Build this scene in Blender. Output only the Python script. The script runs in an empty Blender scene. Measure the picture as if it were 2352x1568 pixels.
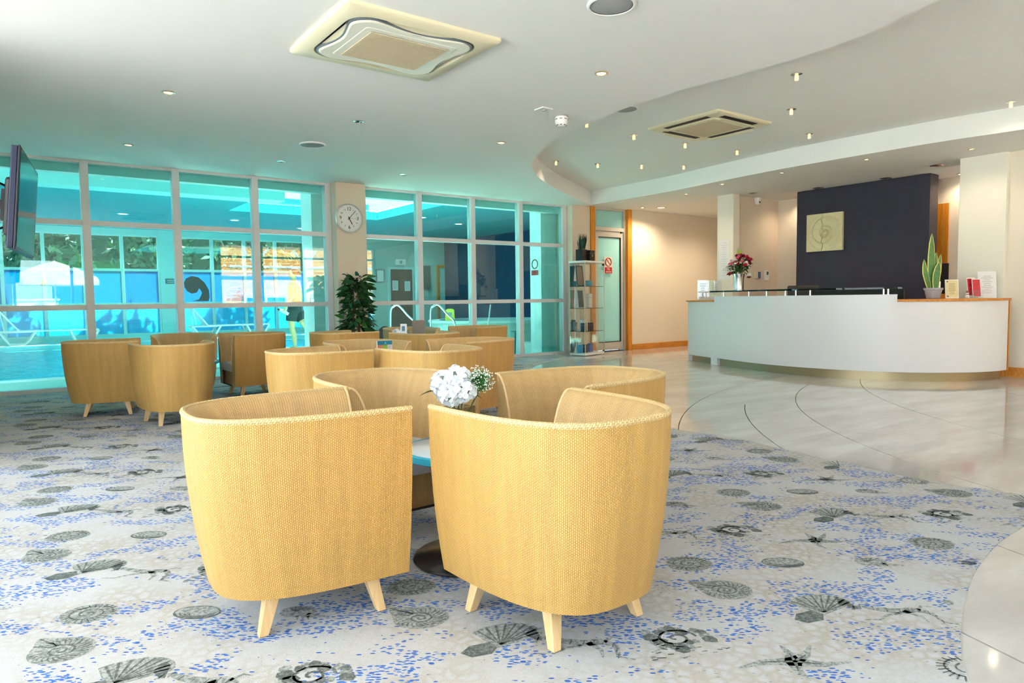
import bpy, bmesh, math, random
from mathutils import Vector, Matrix
from mathutils.geometry import tessellate_polygon
R = math.radians
PI = math.pi
random.seed(7)
scene = bpy.context.scene
COL = scene.collection

# ------------------------------------------------------------------ camera
# world: X runs along the pool glazing, Y points at the pool, Z up, metres
pitch, roll, yaw = R(3.55), R(0.72), R(53.5)
fw0 = Vector((math.cos(yaw), math.sin(yaw), 0))
rt0 = Vector((math.sin(yaw), -math.cos(yaw), 0))
up0 = Vector((0, 0, 1))
FWD = fw0 * math.cos(pitch) - up0 * math.sin(pitch)
upv = fw0 * math.sin(pitch) + up0 * math.cos(pitch)
RGT = rt0 * math.cos(roll) - upv * math.sin(roll)
UPP = rt0 * math.sin(roll) + upv * math.cos(roll)
camd = bpy.data.cameras.new('camera')
cam = bpy.data.objects.new('camera', camd)
COL.objects.link(cam)
camd.sensor_width = 36.0
camd.lens = 24.0
camd.clip_end = 300
mw = Matrix((RGT, UPP, -FWD)).transposed().to_4x4()
mw.translation = Vector((0, 0, 1.0))
cam.matrix_world = mw
scene.camera = cam

# ------------------------------------------------------------------ light
SKY = 4.2
SUN = 28.0
LAMP = 0.6
world = bpy.data.worlds.new('sky')
scene.world = world
world.use_nodes = True
wb = world.node_tree.nodes['Background']
wb.inputs[0].default_value = (0.83, 0.92, 1.0, 1)
wb.inputs[1].default_value = SKY
sd = bpy.data.lights.new('sun', 'SUN')
sd.energy = SUN
sd.angle = R(0.6)
sd.color = (1.0, 0.95, 0.86)
sun = bpy.data.objects.new('sun', sd)
COL.objects.link(sun)
sun.rotation_euler = Vector((-0.30, -0.62, -0.74)).to_track_quat('-Z', 'Y').to_euler()
vs = scene.view_settings
vs.view_transform = 'Standard'
vs.look = 'None'
vs.exposure = 0.9
vs.gamma = 1.0
vs.use_curve_mapping = False
cy = scene.cycles
cy.max_bounces = 6
cy.diffuse_bounces = 4
cy.glossy_bounces = 3
cy.transmission_bounces = 4
cy.transparent_max_bounces = 10
cy.use_adaptive_sampling = True
cy.adaptive_threshold = 0.15
cy.adaptive_min_samples = 16
cy.caustics_reflective = False
cy.caustics_refractive = False
cy.sample_clamp_indirect = 6.0
cy.use_denoising = True


def portal(name, loc, rot, sx, sy):
    ld = bpy.data.lights.new(name, 'AREA')
    ld.shape = 'RECTANGLE'
    ld.size, ld.size_y = sx, sy
    ld.cycles.is_portal = True
    o = bpy.data.objects.new(name, ld)
    COL.objects.link(o)
    o.location = loc
    o.rotation_euler = rot


portal('sky_portal', (7.2, -1.72, 1.33), (R(90), 0, 0), 4.7, 2.66)
portal('sky_portal', (1.37, -1.72, 1.48), (R(90), 0, 0), 2.4, 1.3)
portal('sky_portal', (-2.2, 2.4, 1.33), (R(90), 0, R(-90)), 7.8, 2.66)
portal('sky_portal', (6.05, 14.64, 3.36), (0, 0, 0), 3.7, 3.7)
portal('sky_portal', (-6.1, 11.9, 1.55), (R(90), 0, R(-90)), 4.5, 3.0)

# ------------------------------------------------------------------ materials
MATS = {}


def new_mat(name):
    m = bpy.data.materials.new(name)
    m.use_nodes = True
    nt = m.node_tree
    return m, nt, nt.nodes['Principled BSDF']


def mat(name, col, rough=0.5, metal=0.0, noise=0.0, nscale=8.0, bump=0.0, bscale=200.0, emis=None, estr=0.0, spec=None, alpha=None, coat=0.0):
    if name in MATS:
        return MATS[name]
    m, nt, p = new_mat(name)
    p.inputs['Base Color'].default_value = (*col, 1)
    p.inputs['Roughness'].default_value = rough
    p.inputs['Metallic'].default_value = metal
    if spec is not None:
        p.inputs['Specular IOR Level'].default_value = spec
    if coat:
        p.inputs['Coat Weight'].default_value = coat
    if emis:
        p.inputs['Emission Color'].default_value = (*emis, 1)
        p.inputs['Emission Strength'].default_value = estr
    tc = nt.nodes.new('ShaderNodeTexCoord')
    if noise:
        n = nt.nodes.new('ShaderNodeTexNoise')
        n.inputs['Scale'].default_value = nscale
        n.inputs['Detail'].default_value = 4
        nt.links.new(tc.outputs['Object'], n.inputs['Vector'])
        mx = nt.nodes.new('ShaderNodeMix')
        mx.data_type = 'RGBA'
        mx.inputs['A'].default_value = (*[c * (1 - noise) for c in col], 1)
        mx.inputs['B'].default_value = (*[min(1, c * (1 + noise)) for c in col], 1)
        nt.links.new(n.outputs['Fac'], mx.inputs['Factor'])
        nt.links.new(mx.outputs['Result'], p.inputs['Base Color'])
    if bump:
        n2 = nt.nodes.new('ShaderNodeTexNoise')
        n2.inputs['Scale'].default_value = bscale
        nt.links.new(tc.outputs['Object'], n2.inputs['Vector'])
        b = nt.nodes.new('ShaderNodeBump')
        b.inputs['Strength'].default_value = bump
        b.inputs['Distance'].default_value = 0.002
        nt.links.new(n2.outputs['Fac'], b.inputs['Height'])
        nt.links.new(b.outputs['Normal'], p.inputs['Normal'])
    MATS[name] = m
    return m


class N:
    """small node helper"""

    def __init__(self, nt):
        self.nt = nt

    def node(self, t, **props):
        n = self.nt.nodes.new(t)
        for k, v in props.items():
            setattr(n, k, v)
        return n

    def link(self, a, b):
        self.nt.links.new(a, b)

    def m(self, op, a, b=None, c=None, clamp=False):
        n = self.nt.nodes.new('ShaderNodeMath')
        n.operation = op
        n.use_clamp = clamp
        for i, v in enumerate((a, b, c)):
            if v is None:
                continue
            if isinstance(v, (int, float)):
                n.inputs[i].default_value = v
            else:
                self.nt.links.new(v, n.inputs[i])
        return n.outputs[0]

    def mix(self, fac, a, b):
        n = self.nt.nodes.new('ShaderNodeMix')
        n.data_type = 'RGBA'
        for k, v in (('Factor', fac), ('A', a), ('B', b)):
            if isinstance(v, tuple):
                n.inputs[k].default_value = (*v, 1)
            elif isinstance(v, (int, float)):
                n.inputs[k].default_value = v
            else:
                self.nt.links.new(v, n.inputs[k])
        return n.outputs['Result']

    def ramp(self, x, lo, hi):
        n = self.nt.nodes.new('ShaderNodeMapRange')
        n.interpolation_type = 'SMOOTHSTEP'
        n.inputs['From Min'].default_value = lo
        n.inputs['From Max'].default_value = hi
        self.nt.links.new(x, n.inputs['Value'])
        return n.outputs['Result']


def weave_mat(name, light, dark, cu=0.0058, cv=0.0078):
    m, nt, p = new_mat(name)
    h = N(nt)
    tc = h.node('ShaderNodeTexCoord')
    sp = h.node('ShaderNodeSeparateXYZ')
    h.link(tc.outputs['UV'], sp.inputs[0])
    wob = h.node('ShaderNodeTexNoise')
    wob.inputs['Scale'].default_value = 30
    h.link(tc.outputs['UV'], wob.inputs['Vector'])
    wv = h.m('MULTIPLY', wob.outputs['Fac'], 0.55)
    a = h.m('ADD', h.m('DIVIDE', sp.outputs['X'], cu), wv)
    par = h.m('MULTIPLY', h.m('FLOORED_MODULO', h.m('FLOOR', a), 2.0), 0.5)
    b = h.m('ADD', h.m('ADD', h.m('DIVIDE', sp.outputs['Y'], cv), par), wv)
    row = h.m('FLOOR', b)
    fx = h.m('SUBTRACT', h.m('MULTIPLY', h.m('FRACT', a), 2.0), 1.0)
    fy = h.m('SUBTRACT', h.m('MULTIPLY', h.m('FRACT', b), 2.0), 1.0)
    d = h.m('ADD', h.m('MULTIPLY', h.m('POWER', h.m('ABSOLUTE', fx), 2.5), 0.8), h.m('MULTIPLY', h.m('POWER', h.m('ABSOLUTE', fy), 3.0), 0.85))
    hgt = h.m('SUBTRACT', 1.0, d, clamp=True)
    # strand to strand colour change: long vertical streaks and small cells
    st = h.node('ShaderNodeTexNoise')
    mp = h.node('ShaderNodeMapping')
    mp.inputs['Scale'].default_value = (26, 2.2, 1)
    h.link(tc.outputs['UV'], mp.inputs['Vector'])
    h.link(mp.outputs[0], st.inputs['Vector'])
    st.inputs['Scale'].default_value = 1.0
    st.inputs['Detail'].default_value = 5
    wn = h.node('ShaderNodeTexWhiteNoise', noise_dimensions='2D')
    cb = h.node('ShaderNodeCombineXYZ')
    h.link(h.m('FLOOR', a), cb.inputs[0])
    h.link(row, cb.inputs[1])
    h.link(cb.outputs[0], wn.inputs['Vector'])
    tone = h.m('ADD', h.m('MULTIPLY', h.ramp(st.outputs['Fac'], 0.3, 0.72), 0.7), h.m('MULTIPLY', wn.outputs['Value'], 0.3))
    c1 = h.mix(tone, tuple(c * 0.78 for c in light), light)
    c2 = h.mix(h.ramp(hgt, 0.02, 0.62), dark, c1)
    h.link(c2, p.inputs['Base Color'])
    p.inputs['Roughness'].default_value = 0.48
    bp = h.node('ShaderNodeBump')
    bp.inputs['Strength'].default_value = 0.55
    bp.inputs['Distance'].default_value = 0.002
    h.link(hgt, bp.inputs['Height'])
    h.link(bp.outputs[0], p.inputs['Normal'])
    MATS[name] = m
    return m


def glass_mat(name, tint, f0=0.06, glossy=(1, 1, 1)):
    m = bpy.data.materials.new(name)
    m.use_nodes = True
    nt = m.node_tree
    nt.nodes.remove(nt.nodes['Principled BSDF'])
    h = N(nt)
    out = nt.nodes['Material Output']
    g = h.node('ShaderNodeNewGeometry')
    dt = h.node('ShaderNodeVectorMath', operation='DOT_PRODUCT')
    h.link(g.outputs['Incoming'], dt.inputs[0])
    h.link(g.outputs['Normal'], dt.inputs[1])
    c = h.m('ABSOLUTE', dt.outputs['Value'])
    fr = h.m('ADD', f0, h.m('MULTIPLY', 1 - f0, h.m('POWER', h.m('SUBTRACT', 1.0, c), 5.0)))
    t = h.node('ShaderNodeBsdfTransparent')
    t.inputs[0].default_value = (*tint, 1)
    gl = h.node('ShaderNodeBsdfGlossy')
    gl.inputs['Roughness'].default_value = 0.0
    gl.inputs['Color'].default_value = (*glossy, 1)
    mx = h.node('ShaderNodeMixShader')
    h.link(fr, mx.inputs[0])
    h.link(t.outputs[0], mx.inputs[1])
    h.link(gl.outputs[0], mx.inputs[2])
    h.link(mx.outputs[0], out.inputs[0])
    MATS[name] = m
    return m


def film_mat(name, col, trans=0.5):
    m, nt, p = new_mat(name)
    h = N(nt)
    p.inputs['Base Color'].default_value = (*col, 1)
    p.inputs['Roughness'].default_value = 0.25
    tr = h.node('ShaderNodeBsdfTranslucent')
    tr.inputs[0].default_value = (*col, 1)
    mx = h.node('ShaderNodeMixShader')
    mx.inputs[0].default_value = trans
    h.link(p.outputs[0], mx.inputs[1])
    h.link(tr.outputs[0], mx.inputs[2])
    h.link(mx.outputs[0], nt.nodes['Material Output'].inputs[0])
    MATS[name] = m
    return m


def carpet_mat():
    m, nt, p = new_mat('carpet_pile')
    h = N(nt)
    tc = h.node('ShaderNodeTexCoord')
    mp = h.node('ShaderNodeMapping')
    mp.inputs['Rotation'].default_value = (0, 0, R(37))
    h.link(tc.outputs['Object'], mp.inputs['Vector'])
    v = mp.outputs[0]
    # pebbles
    wn = h.node('ShaderNodeTexNoise')
    wn.inputs['Scale'].default_value = 14
    h.link(v, wn.inputs['Vector'])
    vo = h.node('ShaderNodeTexVoronoi', feature='DISTANCE_TO_EDGE')
    vo.inputs['Scale'].default_value = 24
    ad = h.node('ShaderNodeVectorMath', operation='ADD')
    sc = h.node('ShaderNodeVectorMath', operation='SCALE')
    h.link(wn.outputs['Color'], sc.inputs[0])
    sc.inputs['Scale'].default_value = 0.035
    h.link(v, ad.inputs[0])
    h.link(sc.outputs[0], ad.inputs[1])
    h.link(ad.outputs[0], vo.inputs['Vector'])
    big = h.node('ShaderNodeTexNoise')
    big.inputs['Scale'].default_value = 2.4
    big.inputs['Detail'].default_value = 3
    h.link(v, big.inputs['Vector'])
    gap = h.m('SUBTRACT', 1.0, h.ramp(vo.outputs['Distance'], -0.05, 0.33))
    gap = h.m('MULTIPLY', h.m('MULTIPLY', gap, h.ramp(big.outputs['Fac'], 0.35, 0.62)), 0.75)
    base = h.mix(gap, (0.535, 0.545, 0.56), (0.42, 0.37, 0.29))
    fine = h.node('ShaderNodeTexNoise')
    fine.inputs['Scale'].default_value = 110
    h.link(v, fine.inputs['Vector'])
    base = h.mix(h.m('MULTIPLY', h.ramp(fine.outputs['Fac'], 0.35, 0.75), 0.22), base, (0.36, 0.33, 0.30))

    # flecks: short dashes in drifts
    def flecks(sx, sy, thr, seed):
        q = h.node('ShaderNodeMapping')
        q.inputs['Scale'].default_value = (sx, sy, 1)
        q.inputs['Location'].default_value = (seed, seed * 1.7, 0)
        h.link(v, q.inputs['Vector'])
        w = h.node('ShaderNodeTexVoronoi', feature='F1')
        w.inputs['Scale'].default_value = 1.0
        h.link(q.outputs[0], w.inputs['Vector'])
        rnd = h.node('ShaderNodeSeparateColor')
        h.link(w.outputs['Color'], rnd.inputs[0])
        inside = h.m('SUBTRACT', 1.0, h.ramp(w.outputs['Distance'], thr - 0.06, thr + 0.06))
        return inside, rnd.outputs[0]

    band = h.node('ShaderNodeTexNoise')
    band.inputs['Scale'].default_value = 4.2
    band.inputs['Detail'].default_value = 2.5
    band.inputs['Distortion'].default_value = 0.6
    q = h.node('ShaderNodeMapping')
    q.inputs['Scale'].default_value = (0.75, 1.35, 1)
    h.link(v, q.inputs['Vector'])
    h.link(q.outputs[0], band.inputs['Vector'])
    ins, rnd = flecks(52, 125, 0.44, 3.0)
    prob = h.ramp(band.outputs['Fac'], 0.46, 0.60)
    on = h.m('LESS_THAN', rnd, h.m('MULTIPLY', prob, 0.95))
    blue = h.mix(rnd, (0.006, 0.09, 0.46), (0.03, 0.20, 0.62))
    base = h.mix(h.m('MULTIPLY', h.m('MULTIPLY', ins, on), 0.92), base, blue)
    ins2, rnd2 = flecks(70, 140, 0.36, 11.0)
    prob2 = h.ramp(big.outputs['Fac'], 0.52, 0.75)
    on2 = h.m('LESS_THAN', rnd2, h.m('MULTIPLY', prob2, 0.5))
    base = h.mix(h.m('MULTIPLY', h.m('MULTIPLY', ins2, on2), 0.6), base, (0.20, 0.22, 0.22))
    h.link(base, p.inputs['Base Color'])
    p.inputs['Roughness'].default_value = 0.95
    p.inputs['Specular IOR Level'].default_value = 0.1
    pn = h.node('ShaderNodeTexNoise')
    pn.inputs['Scale'].default_value = 420
    h.link(v, pn.inputs['Vector'])
    b = h.node('ShaderNodeBump')
    b.inputs['Strength'].default_value = 0.5
    b.inputs['Distance'].default_value = 0.003
    h.link(pn.outputs['Fac'], b.inputs['Height'])
    h.link(b.outputs[0], p.inputs['Normal'])
    MATS['carpet'] = m
    return m


def stone_mat():
    m, nt, p = new_mat('honed_stone')
    h = N(nt)
    tc = h.node('ShaderNodeTexCoord')
    oi = h.node('ShaderNodeObjectInfo')
    mp = h.node('ShaderNodeMapping')
    mp.inputs['Rotation'].default_value = (0, 0, R(35))
    mp.inputs['Scale'].default_value = (0.7, 2.2, 1)
    h.link(tc.outputs['Object'], mp.inputs['Vector'])
    n1 = h.node('ShaderNodeTexNoise')
    n1.inputs['Scale'].default_value = 1.6
    n1.inputs['Detail'].default_value = 7
    n1.inputs['Roughness'].default_value = 0.6
    h.link(mp.outputs[0], n1.inputs['Vector'])
    c = h.mix(h.ramp(n1.outputs['Fac'], 0.3, 0.72), (0.50, 0.465, 0.44), (0.63, 0.61, 0.60))
    c = h.mix(h.m('MULTIPLY', oi.outputs['Random'], 0.28), c, (0.68, 0.64, 0.61))
    n2 = h.node('ShaderNodeTexNoise')
    n2.inputs['Scale'].default_value = 55
    n2.inputs['Detail'].default_value = 3
    h.link(tc.outputs['Object'], n2.inputs['Vector'])
    c = h.mix(h.m('MULTIPLY', h.ramp(n2.outputs['Fac'], 0.55, 0.8), 0.2), c, (0.33, 0.29, 0.26))
    h.link(c, p.inputs['Base Color'])
    p.inputs['Roughness'].default_value = 0.075
    p.inputs['Specular IOR Level'].default_value = 0.55
    MATS['stone'] = m
    return m


def wood_mat(name, c1, c2, scale=6.0, axis=2, rough=0.4):
    m, nt, p = new_mat(name)
    h = N(nt)
    tc = h.node('ShaderNodeTexCoord')
    mp = h.node('ShaderNodeMapping')
    s = [14.0, 14.0, 14.0]
    s[axis] = 0.9
    mp.inputs['Scale'].default_value = s
    h.link(tc.outputs['Object'], mp.inputs['Vector'])
    n = h.node('ShaderNodeTexNoise')
    n.inputs['Scale'].default_value = scale
    n.inputs['Detail'].default_value = 5
    n.inputs['Distortion'].default_value = 0.5
    h.link(mp.outputs[0], n.inputs['Vector'])
    h.link(h.mix(h.ramp(n.outputs['Fac'], 0.3, 0.7), c1, c2), p.inputs['Base Color'])
    p.inputs['Roughness'].default_value = rough
    MATS[name] = m
    return m


def brick_mat():
    m, nt, p = new_mat('brickwork')
    h = N(nt)
    tc = h.node('ShaderNodeTexCoord')
    mp = h.node('ShaderNodeMapping')
    mp.inputs['Rotation'].default_value = (R(-90), 0, 0)
    h.link(tc.outputs['Object'], mp.inputs['Vector'])
    b = h.node('ShaderNodeTexBrick')
    b.inputs['Color1'].default_value = (0.66, 0.21, 0.04, 1)
    b.inputs['Color2'].default_value = (0.80, 0.33, 0.08, 1)
    b.inputs['Mortar'].default_value = (0.72, 0.58, 0.38, 1)
    b.inputs['Scale'].default_value = 1.0
    b.inputs['Brick Width'].default_value = 0.44
    b.inputs['Row Height'].default_value = 0.15
    b.inputs['Mortar Size'].default_value = 0.014
    h.link(mp.outputs[0], b.inputs['Vector'])
    h.link(b.outputs['Color'], p.inputs['Base Color'])
    p.inputs['Roughness'].default_value = 0.9
    MATS['brick'] = m
    return m


def water_mat():
    m = bpy.data.materials.new('pool_water')
    m.use_nodes = True
    nt = m.node_tree
    nt.nodes.remove(nt.nodes['Principled BSDF'])
    h = N(nt)
    tc = h.node('ShaderNodeTexCoord')
    n = h.node('ShaderNodeTexNoise')
    n.inputs['Scale'].default_value = 2.6
    n.inputs['Detail'].default_value = 4
    n.inputs['Distortion'].default_value = 0.8
    h.link(tc.outputs['Object'], n.inputs['Vector'])
    bp = h.node('ShaderNodeBump')
    bp.inputs['Strength'].default_value = 0.55
    bp.inputs['Distance'].default_value = 0.12
    h.link(n.outputs['Fac'], bp.inputs['Height'])
    gl = h.node('ShaderNodeBsdfGlossy')
    gl.inputs['Roughness'].default_value = 0.03
    h.link(bp.outputs[0], gl.inputs['Normal'])
    df = h.node('ShaderNodeBsdfDiffuse')
    df.inputs[0].default_value = (0.12, 0.86, 0.95, 1)
    h.link(bp.outputs[0], df.inputs['Normal'])
    tr = h.node('ShaderNodeBsdfTransparent')
    tr.inputs[0].default_value = (0.35, 0.92, 0.95, 1)
    fr = h.node('ShaderNodeFresnel')
    fr.inputs['IOR'].default_value = 1.33
    h.link(bp.outputs[0], fr.inputs['Normal'])
    m1 = h.node('ShaderNodeMixShader')
    m1.inputs[0].default_value = 0.3
    h.link(df.outputs[0], m1.inputs[1])
    h.link(tr.outputs[0], m1.inputs[2])
    m2 = h.node('ShaderNodeMixShader')
    h.link(fr.outputs[0], m2.inputs[0])
    h.link(m1.outputs[0], m2.inputs[1])
    h.link(gl.outputs[0], m2.inputs[2])
    h.link(m2.outputs[0], nt.nodes['Material Output'].inputs[0])
    MATS['water'] = m
    return m


WEAVE = weave_mat('woven_rattan', (0.71, 0.42, 0.122), (0.34, 0.165, 0.035))
WEAVE_IN = weave_mat('woven_rattan_lining', (0.74, 0.48, 0.205), (0.36, 0.20, 0.07), 0.0075, 0.0066)
BRAID = weave_mat('braided_rattan_edge', (0.84, 0.62, 0.31), (0.42, 0.25, 0.08), 0.008, 0.012)
CARPET = carpet_mat()
STONE = stone_mat()
BRICK = brick_mat()
WATER = water_mat()
POOLGLASS = glass_mat('tinted_glazing', (0.66, 0.95, 0.94), 0.055)
CLEARGLASS = glass_mat('clear_glass', (0.97, 0.99, 0.985), 0.045)
GREENGLASS = glass_mat('green_edge_glass', (0.10, 0.24, 0.20), 0.03)
BLUETOP = glass_mat('blue_table_glass', (0.42, 0.80, 0.88), 0.07)
VASEGLASS = glass_mat('grey_vase_glass', (0.80, 0.80, 0.80), 0.06)
OAK = wood_mat('amber_oak', (0.62, 0.20, 0.014), (0.78, 0.33, 0.035), 4.0, 2)
OAKH = wood_mat('amber_oak_long', (0.56, 0.19, 0.02), (0.72, 0.31, 0.05), 4.0, 0)
BEECH = wood_mat('beech', (0.70, 0.45, 0.20), (0.82, 0.57, 0.30), 3.0, 2)
WHITEPAINT = mat('ceiling_paint', (0.88, 0.88, 0.865), 0.9, noise=0.02, nscale=1.2)
CREAM = mat('cream_paint', (0.82, 0.74, 0.62), 0.85, noise=0.02, nscale=1.0)
BEIGE = mat('beige_paint', (0.78, 0.66, 0.53), 0.85, noise=0.02, nscale=1.0)
IVORY = mat('ivory_paint', (0.86, 0.82, 0.72), 0.85, noise=0.02, nscale=1.0)
NAVY = mat('aubergine_paint', (0.032, 0.025, 0.046), 0.55, noise=0.15, nscale=6)
FRAME = mat('white_frame', (0.78, 0.765, 0.785), 0.4)
WHITE = mat('white_plastic', (0.86, 0.86, 0.85), 0.35)
CHROME = mat('polished_steel', (0.8, 0.79, 0.77), 0.18, 1.0)
STEEL = mat('brushed_steel', (0.62, 0.61, 0.59), 0.35, 1.0)
BLACK = mat('black_plastic', (0.012, 0.012, 0.014), 0.35)
DARK = mat('dark_metal', (0.05, 0.045, 0.045), 0.22, 0.6)
ACCREAM = mat('yellowed_plastic', (0.80, 0.74, 0.53), 0.45)
ACGRILLE = mat('yellowed_grille', (0.62, 0.54, 0.37), 0.6)
GREYFAB = mat('grey_fabric', (0.55, 0.57, 0.60), 0.95, noise=0.12, nscale=60, bump=0.6, bscale=350)
LEAF = mat('glossy_leaf', (0.018, 0.085, 0.020), 0.3, noise=0.4, nscale=14)
LEAF2 = mat('young_leaf', (0.05, 0.20, 0.035), 0.35, noise=0.3, nscale=14)
STEM = mat('green_stem', (0.08, 0.18, 0.05), 0.5)
BARK = mat('bark', (0.16, 0.10, 0.05), 0.9, noise=0.3, nscale=20)
PAPER = mat('white_paper', (0.86, 0.86, 0.87), 0.7)
INK = mat('grey_print', (0.30, 0.30, 0.33), 0.8)
LIT = mat('lit_lamp', (1, 0.9, 0.7), 0.5, emis=(1.0, 0.80, 0.50), estr=6.0)
LITW = mat('lit_pool_lamp', (1, 0.95, 0.85), 0.5, emis=(1.0, 0.93, 0.80), estr=10.0)
CRYSTAL = mat('lit_crystal', (1, 0.85, 0.6), 0.3, emis=(1.0, 0.62, 0.26), estr=0.62)
SPKGREY = mat('grey_mesh', (0.36, 0.37, 0.37), 0.7)


# ------------------------------------------------------------------ mesh helpers
class MB:
    def __init__(self):
        self.v, self.f, self.mi, self.uv = [], [], [], None

    def add(self, vs, fs, mi=0):
        o = len(self.v)
        self.v += [tuple(p) for p in vs]
        self.f += [tuple(i + o for i in f) for f in fs]
        self.mi += [mi] * len(fs)
        return self

    def box(self, x0, x1, y0, y1, z0, z1, mi=0):
        vs = [(x, y, z) for z in (z0, z1) for y in (y0, y1) for x in (x0, x1)]
        return self.add(vs, [(0, 2, 3, 1), (4, 5, 7, 6), (0, 1, 5, 4), (2, 6, 7, 3), (0, 4, 6, 2), (1, 3, 7, 5)], mi)

    def obox(self, c, size, rot, mi=0):
        """oriented box: centre, full size, rotation matrix 3x3"""
        hx, hy, hz = [s / 2 for s in size]
        vs = [Vector(c) + rot @ Vector((x, y, z)) for z in (-hz, hz) for y in (-hy, hy) for x in (-hx, hx)]
        return self.add(vs, [(0, 2, 3, 1), (4, 5, 7, 6), (0, 1, 5, 4), (2, 6, 7, 3), (0, 4, 6, 2), (1, 3, 7, 5)], mi)

    def lathe(self, prof, n=24, c=(0, 0, 0), mi=0, cap=True):
        vs, fs = [], []
        k = len(prof)
        for i in range(n):
            a = 2 * PI * i / n
            for r, z in prof:
                vs.append((c[0] + r * math.cos(a), c[1] + r * math.sin(a), c[2] + z))
        for i in range(n):
            j = (i + 1) % n
            for q in range(k - 1):
                fs.append((i * k + q, j * k + q, j * k + q + 1, i * k + q + 1))
        if cap:
            if prof[0][0] > 1e-6:
                fs.append(tuple(i * k for i in reversed(range(n))))
            if prof[-1][0] > 1e-6:
                fs.append(tuple(i * k + k - 1 for i in range(n)))
        return self.add(vs, fs, mi)

    def tube(self, pts, r, n=8, mi=0, closed=False):
        pts = [Vector(p) for p in pts]
        k = len(pts)
        rs = r if isinstance(r, (list, tuple)) else [r] * k
        vs, fs = [], []
        prev = None
        for i, p in enumerate(pts):
            a = pts[(i - 1) % k] if (closed or i > 0) else p
            b = pts[(i + 1) % k] if (closed or i < k - 1) else p
            t = (b - a).normalized()
            if prev is None:
                ref = Vector((0, 0, 1)) if abs(t.z) < 0.9 else Vector((1, 0, 0))
                u = t.cross(ref).normalized()
            else:
                u = (prev - t * prev.dot(t)).normalized()
            w = t.cross(u)
            prev = u
            for j in range(n):
                an = 2 * PI * j / n
                vs.append(p + (u * math.cos(an) + w * math.sin(an)) * rs[i])
        for i in range(k if closed else k - 1):
            i2 = (i + 1) % k
            for j in range(n):
                j2 = (j + 1) % n
                fs.append((i * n + j, i * n + j2, i2 * n + j2, i2 * n + j))
        if not closed:
            fs.append(tuple(reversed(range(n))))
            fs.append(tuple((k - 1) * n + j for j in range(n)))
        return self.add(vs, fs, mi)

    def prism(self, poly, z0, z1, mi=0):
        n = len(poly)
        a = sum(poly[i][0] * poly[(i + 1) % n][1] - poly[(i + 1) % n][0] * poly[i][1] for i in range(n))
        if a < 0:
            poly = poly[::-1]
        vs = [(p[0], p[1], z0) for p in poly] + [(p[0], p[1], z1) for p in poly]
        fs = [(i, (i + 1) % n, n + (i + 1) % n, n + i) for i in range(n)]
        tri = tessellate_polygon([[Vector((p[0], p[1], 0)) for p in poly]])
        for t in tri:
            a3 = [poly[i] for i in t]
            ar = (a3[1][0] - a3[0][0]) * (a3[2][1] - a3[0][1]) - (a3[2][0] - a3[0][0]) * (a3[1][1] - a3[0][1])
            t = t if ar > 0 else (t[0], t[2], t[1])
            fs.append(tuple(n + i for i in t))
            fs.append((t[0], t[2], t[1]))
        return self.add(vs, fs, mi)

    def xf(self, M):
        self.v = [tuple(M @ Vector(p)) for p in self.v]
        return self

    def mesh(self, name, mats, smooth=False, angle=40):
        me = bpy.data.meshes.new(name)
        me.from_pydata(self.v, [], self.f)
        for m in (mats if isinstance(mats, (list, tuple)) else [mats]):
            me.materials.append(m)
        if any(self.mi):
            me.polygons.foreach_set('material_index', self.mi)
        if self.uv:
            ul = me.uv_layers.new(name='UVMap')
            for li, l in enumerate(me.loops):
                ul.data[li].uv = self.uv[l.vertex_index]
        if smooth:
            me.shade_smooth()
            try:
                me.set_sharp_from_angle(angle=R(angle))
            except Exception:
                pass
        me.update()
        return me


def link(name, me, parent=None, loc=(0, 0, 0), rot=(0, 0, 0)):
    o = bpy.data.objects.new(name, me)
    COL.objects.link(o)
    o.location = loc
    o.rotation_euler = rot
    if parent:
        o.parent = parent
    return o


def part(name, mb, mats, parent, smooth=False, loc=(0, 0, 0), rot=(0, 0, 0), bevel=0.0, label=None):
    o = link(name, mb.mesh(name, mats, smooth), parent, loc, rot)
    if bevel:
        b = o.modifiers.new('bevel', 'BEVEL')
        b.width = bevel
        b.segments = 2
        b.limit_method = 'ANGLE'
    if label:
        o['label'] = label
    return o


def tag(o, label, cat, group=None):
    o['label'] = label
    o['category'] = cat
    if group:
        o['group'] = group
    return o


def thing(name, label, cat, loc=(0, 0, 0), rz=0.0, group=None):
    o = bpy.data.objects.new(name, None)
    o.empty_display_size = 0.1
    COL.objects.link(o)
    o.location = loc
    o.rotation_euler = (0, 0, rz)
    return tag(o, label, cat, group)


def struct(name, mb, mats, parent=None, smooth=False, label=None, bevel=0.0):
    o = part(name, mb, mats, parent, smooth, bevel=bevel)
    if not parent:
        o['kind'] = 'structure'
    if label:
        o['label'] = label
    return o


def struct_empty(name, label, loc=(0, 0, 0)):
    o = bpy.data.objects.new(name, None)
    COL.objects.link(o)
    o.location = loc
    o['kind'] = 'structure'
    o['label'] = label
    return o


def copy_tree(o, parent=None):
    c = o.copy()
    COL.objects.link(c)
    c.parent = parent
    for ch in list(o.children):
        copy_tree(ch, c)
    return c


def text_mb(s, size, depth=0.001, align='CENTER'):
    cu = bpy.data.curves.new('lettering', 'FONT')
    cu.body = s
    cu.size = size
    cu.align_x = align
    cu.align_y = 'CENTER'
    cu.extrude = depth
    cu.resolution_u = 3
    o = bpy.data.objects.new('lettering', cu)
    COL.objects.link(o)
    dg = bpy.context.evaluated_depsgraph_get()
    me = bpy.data.meshes.new_from_object(o.evaluated_get(dg))
    mb = MB()
    mb.add([tuple(v.co) for v in me.vertices], [tuple(p.vertices) for p in me.polygons])
    bpy.data.objects.remove(o)
    bpy.data.meshes.remove(me)
    return mb


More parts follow.
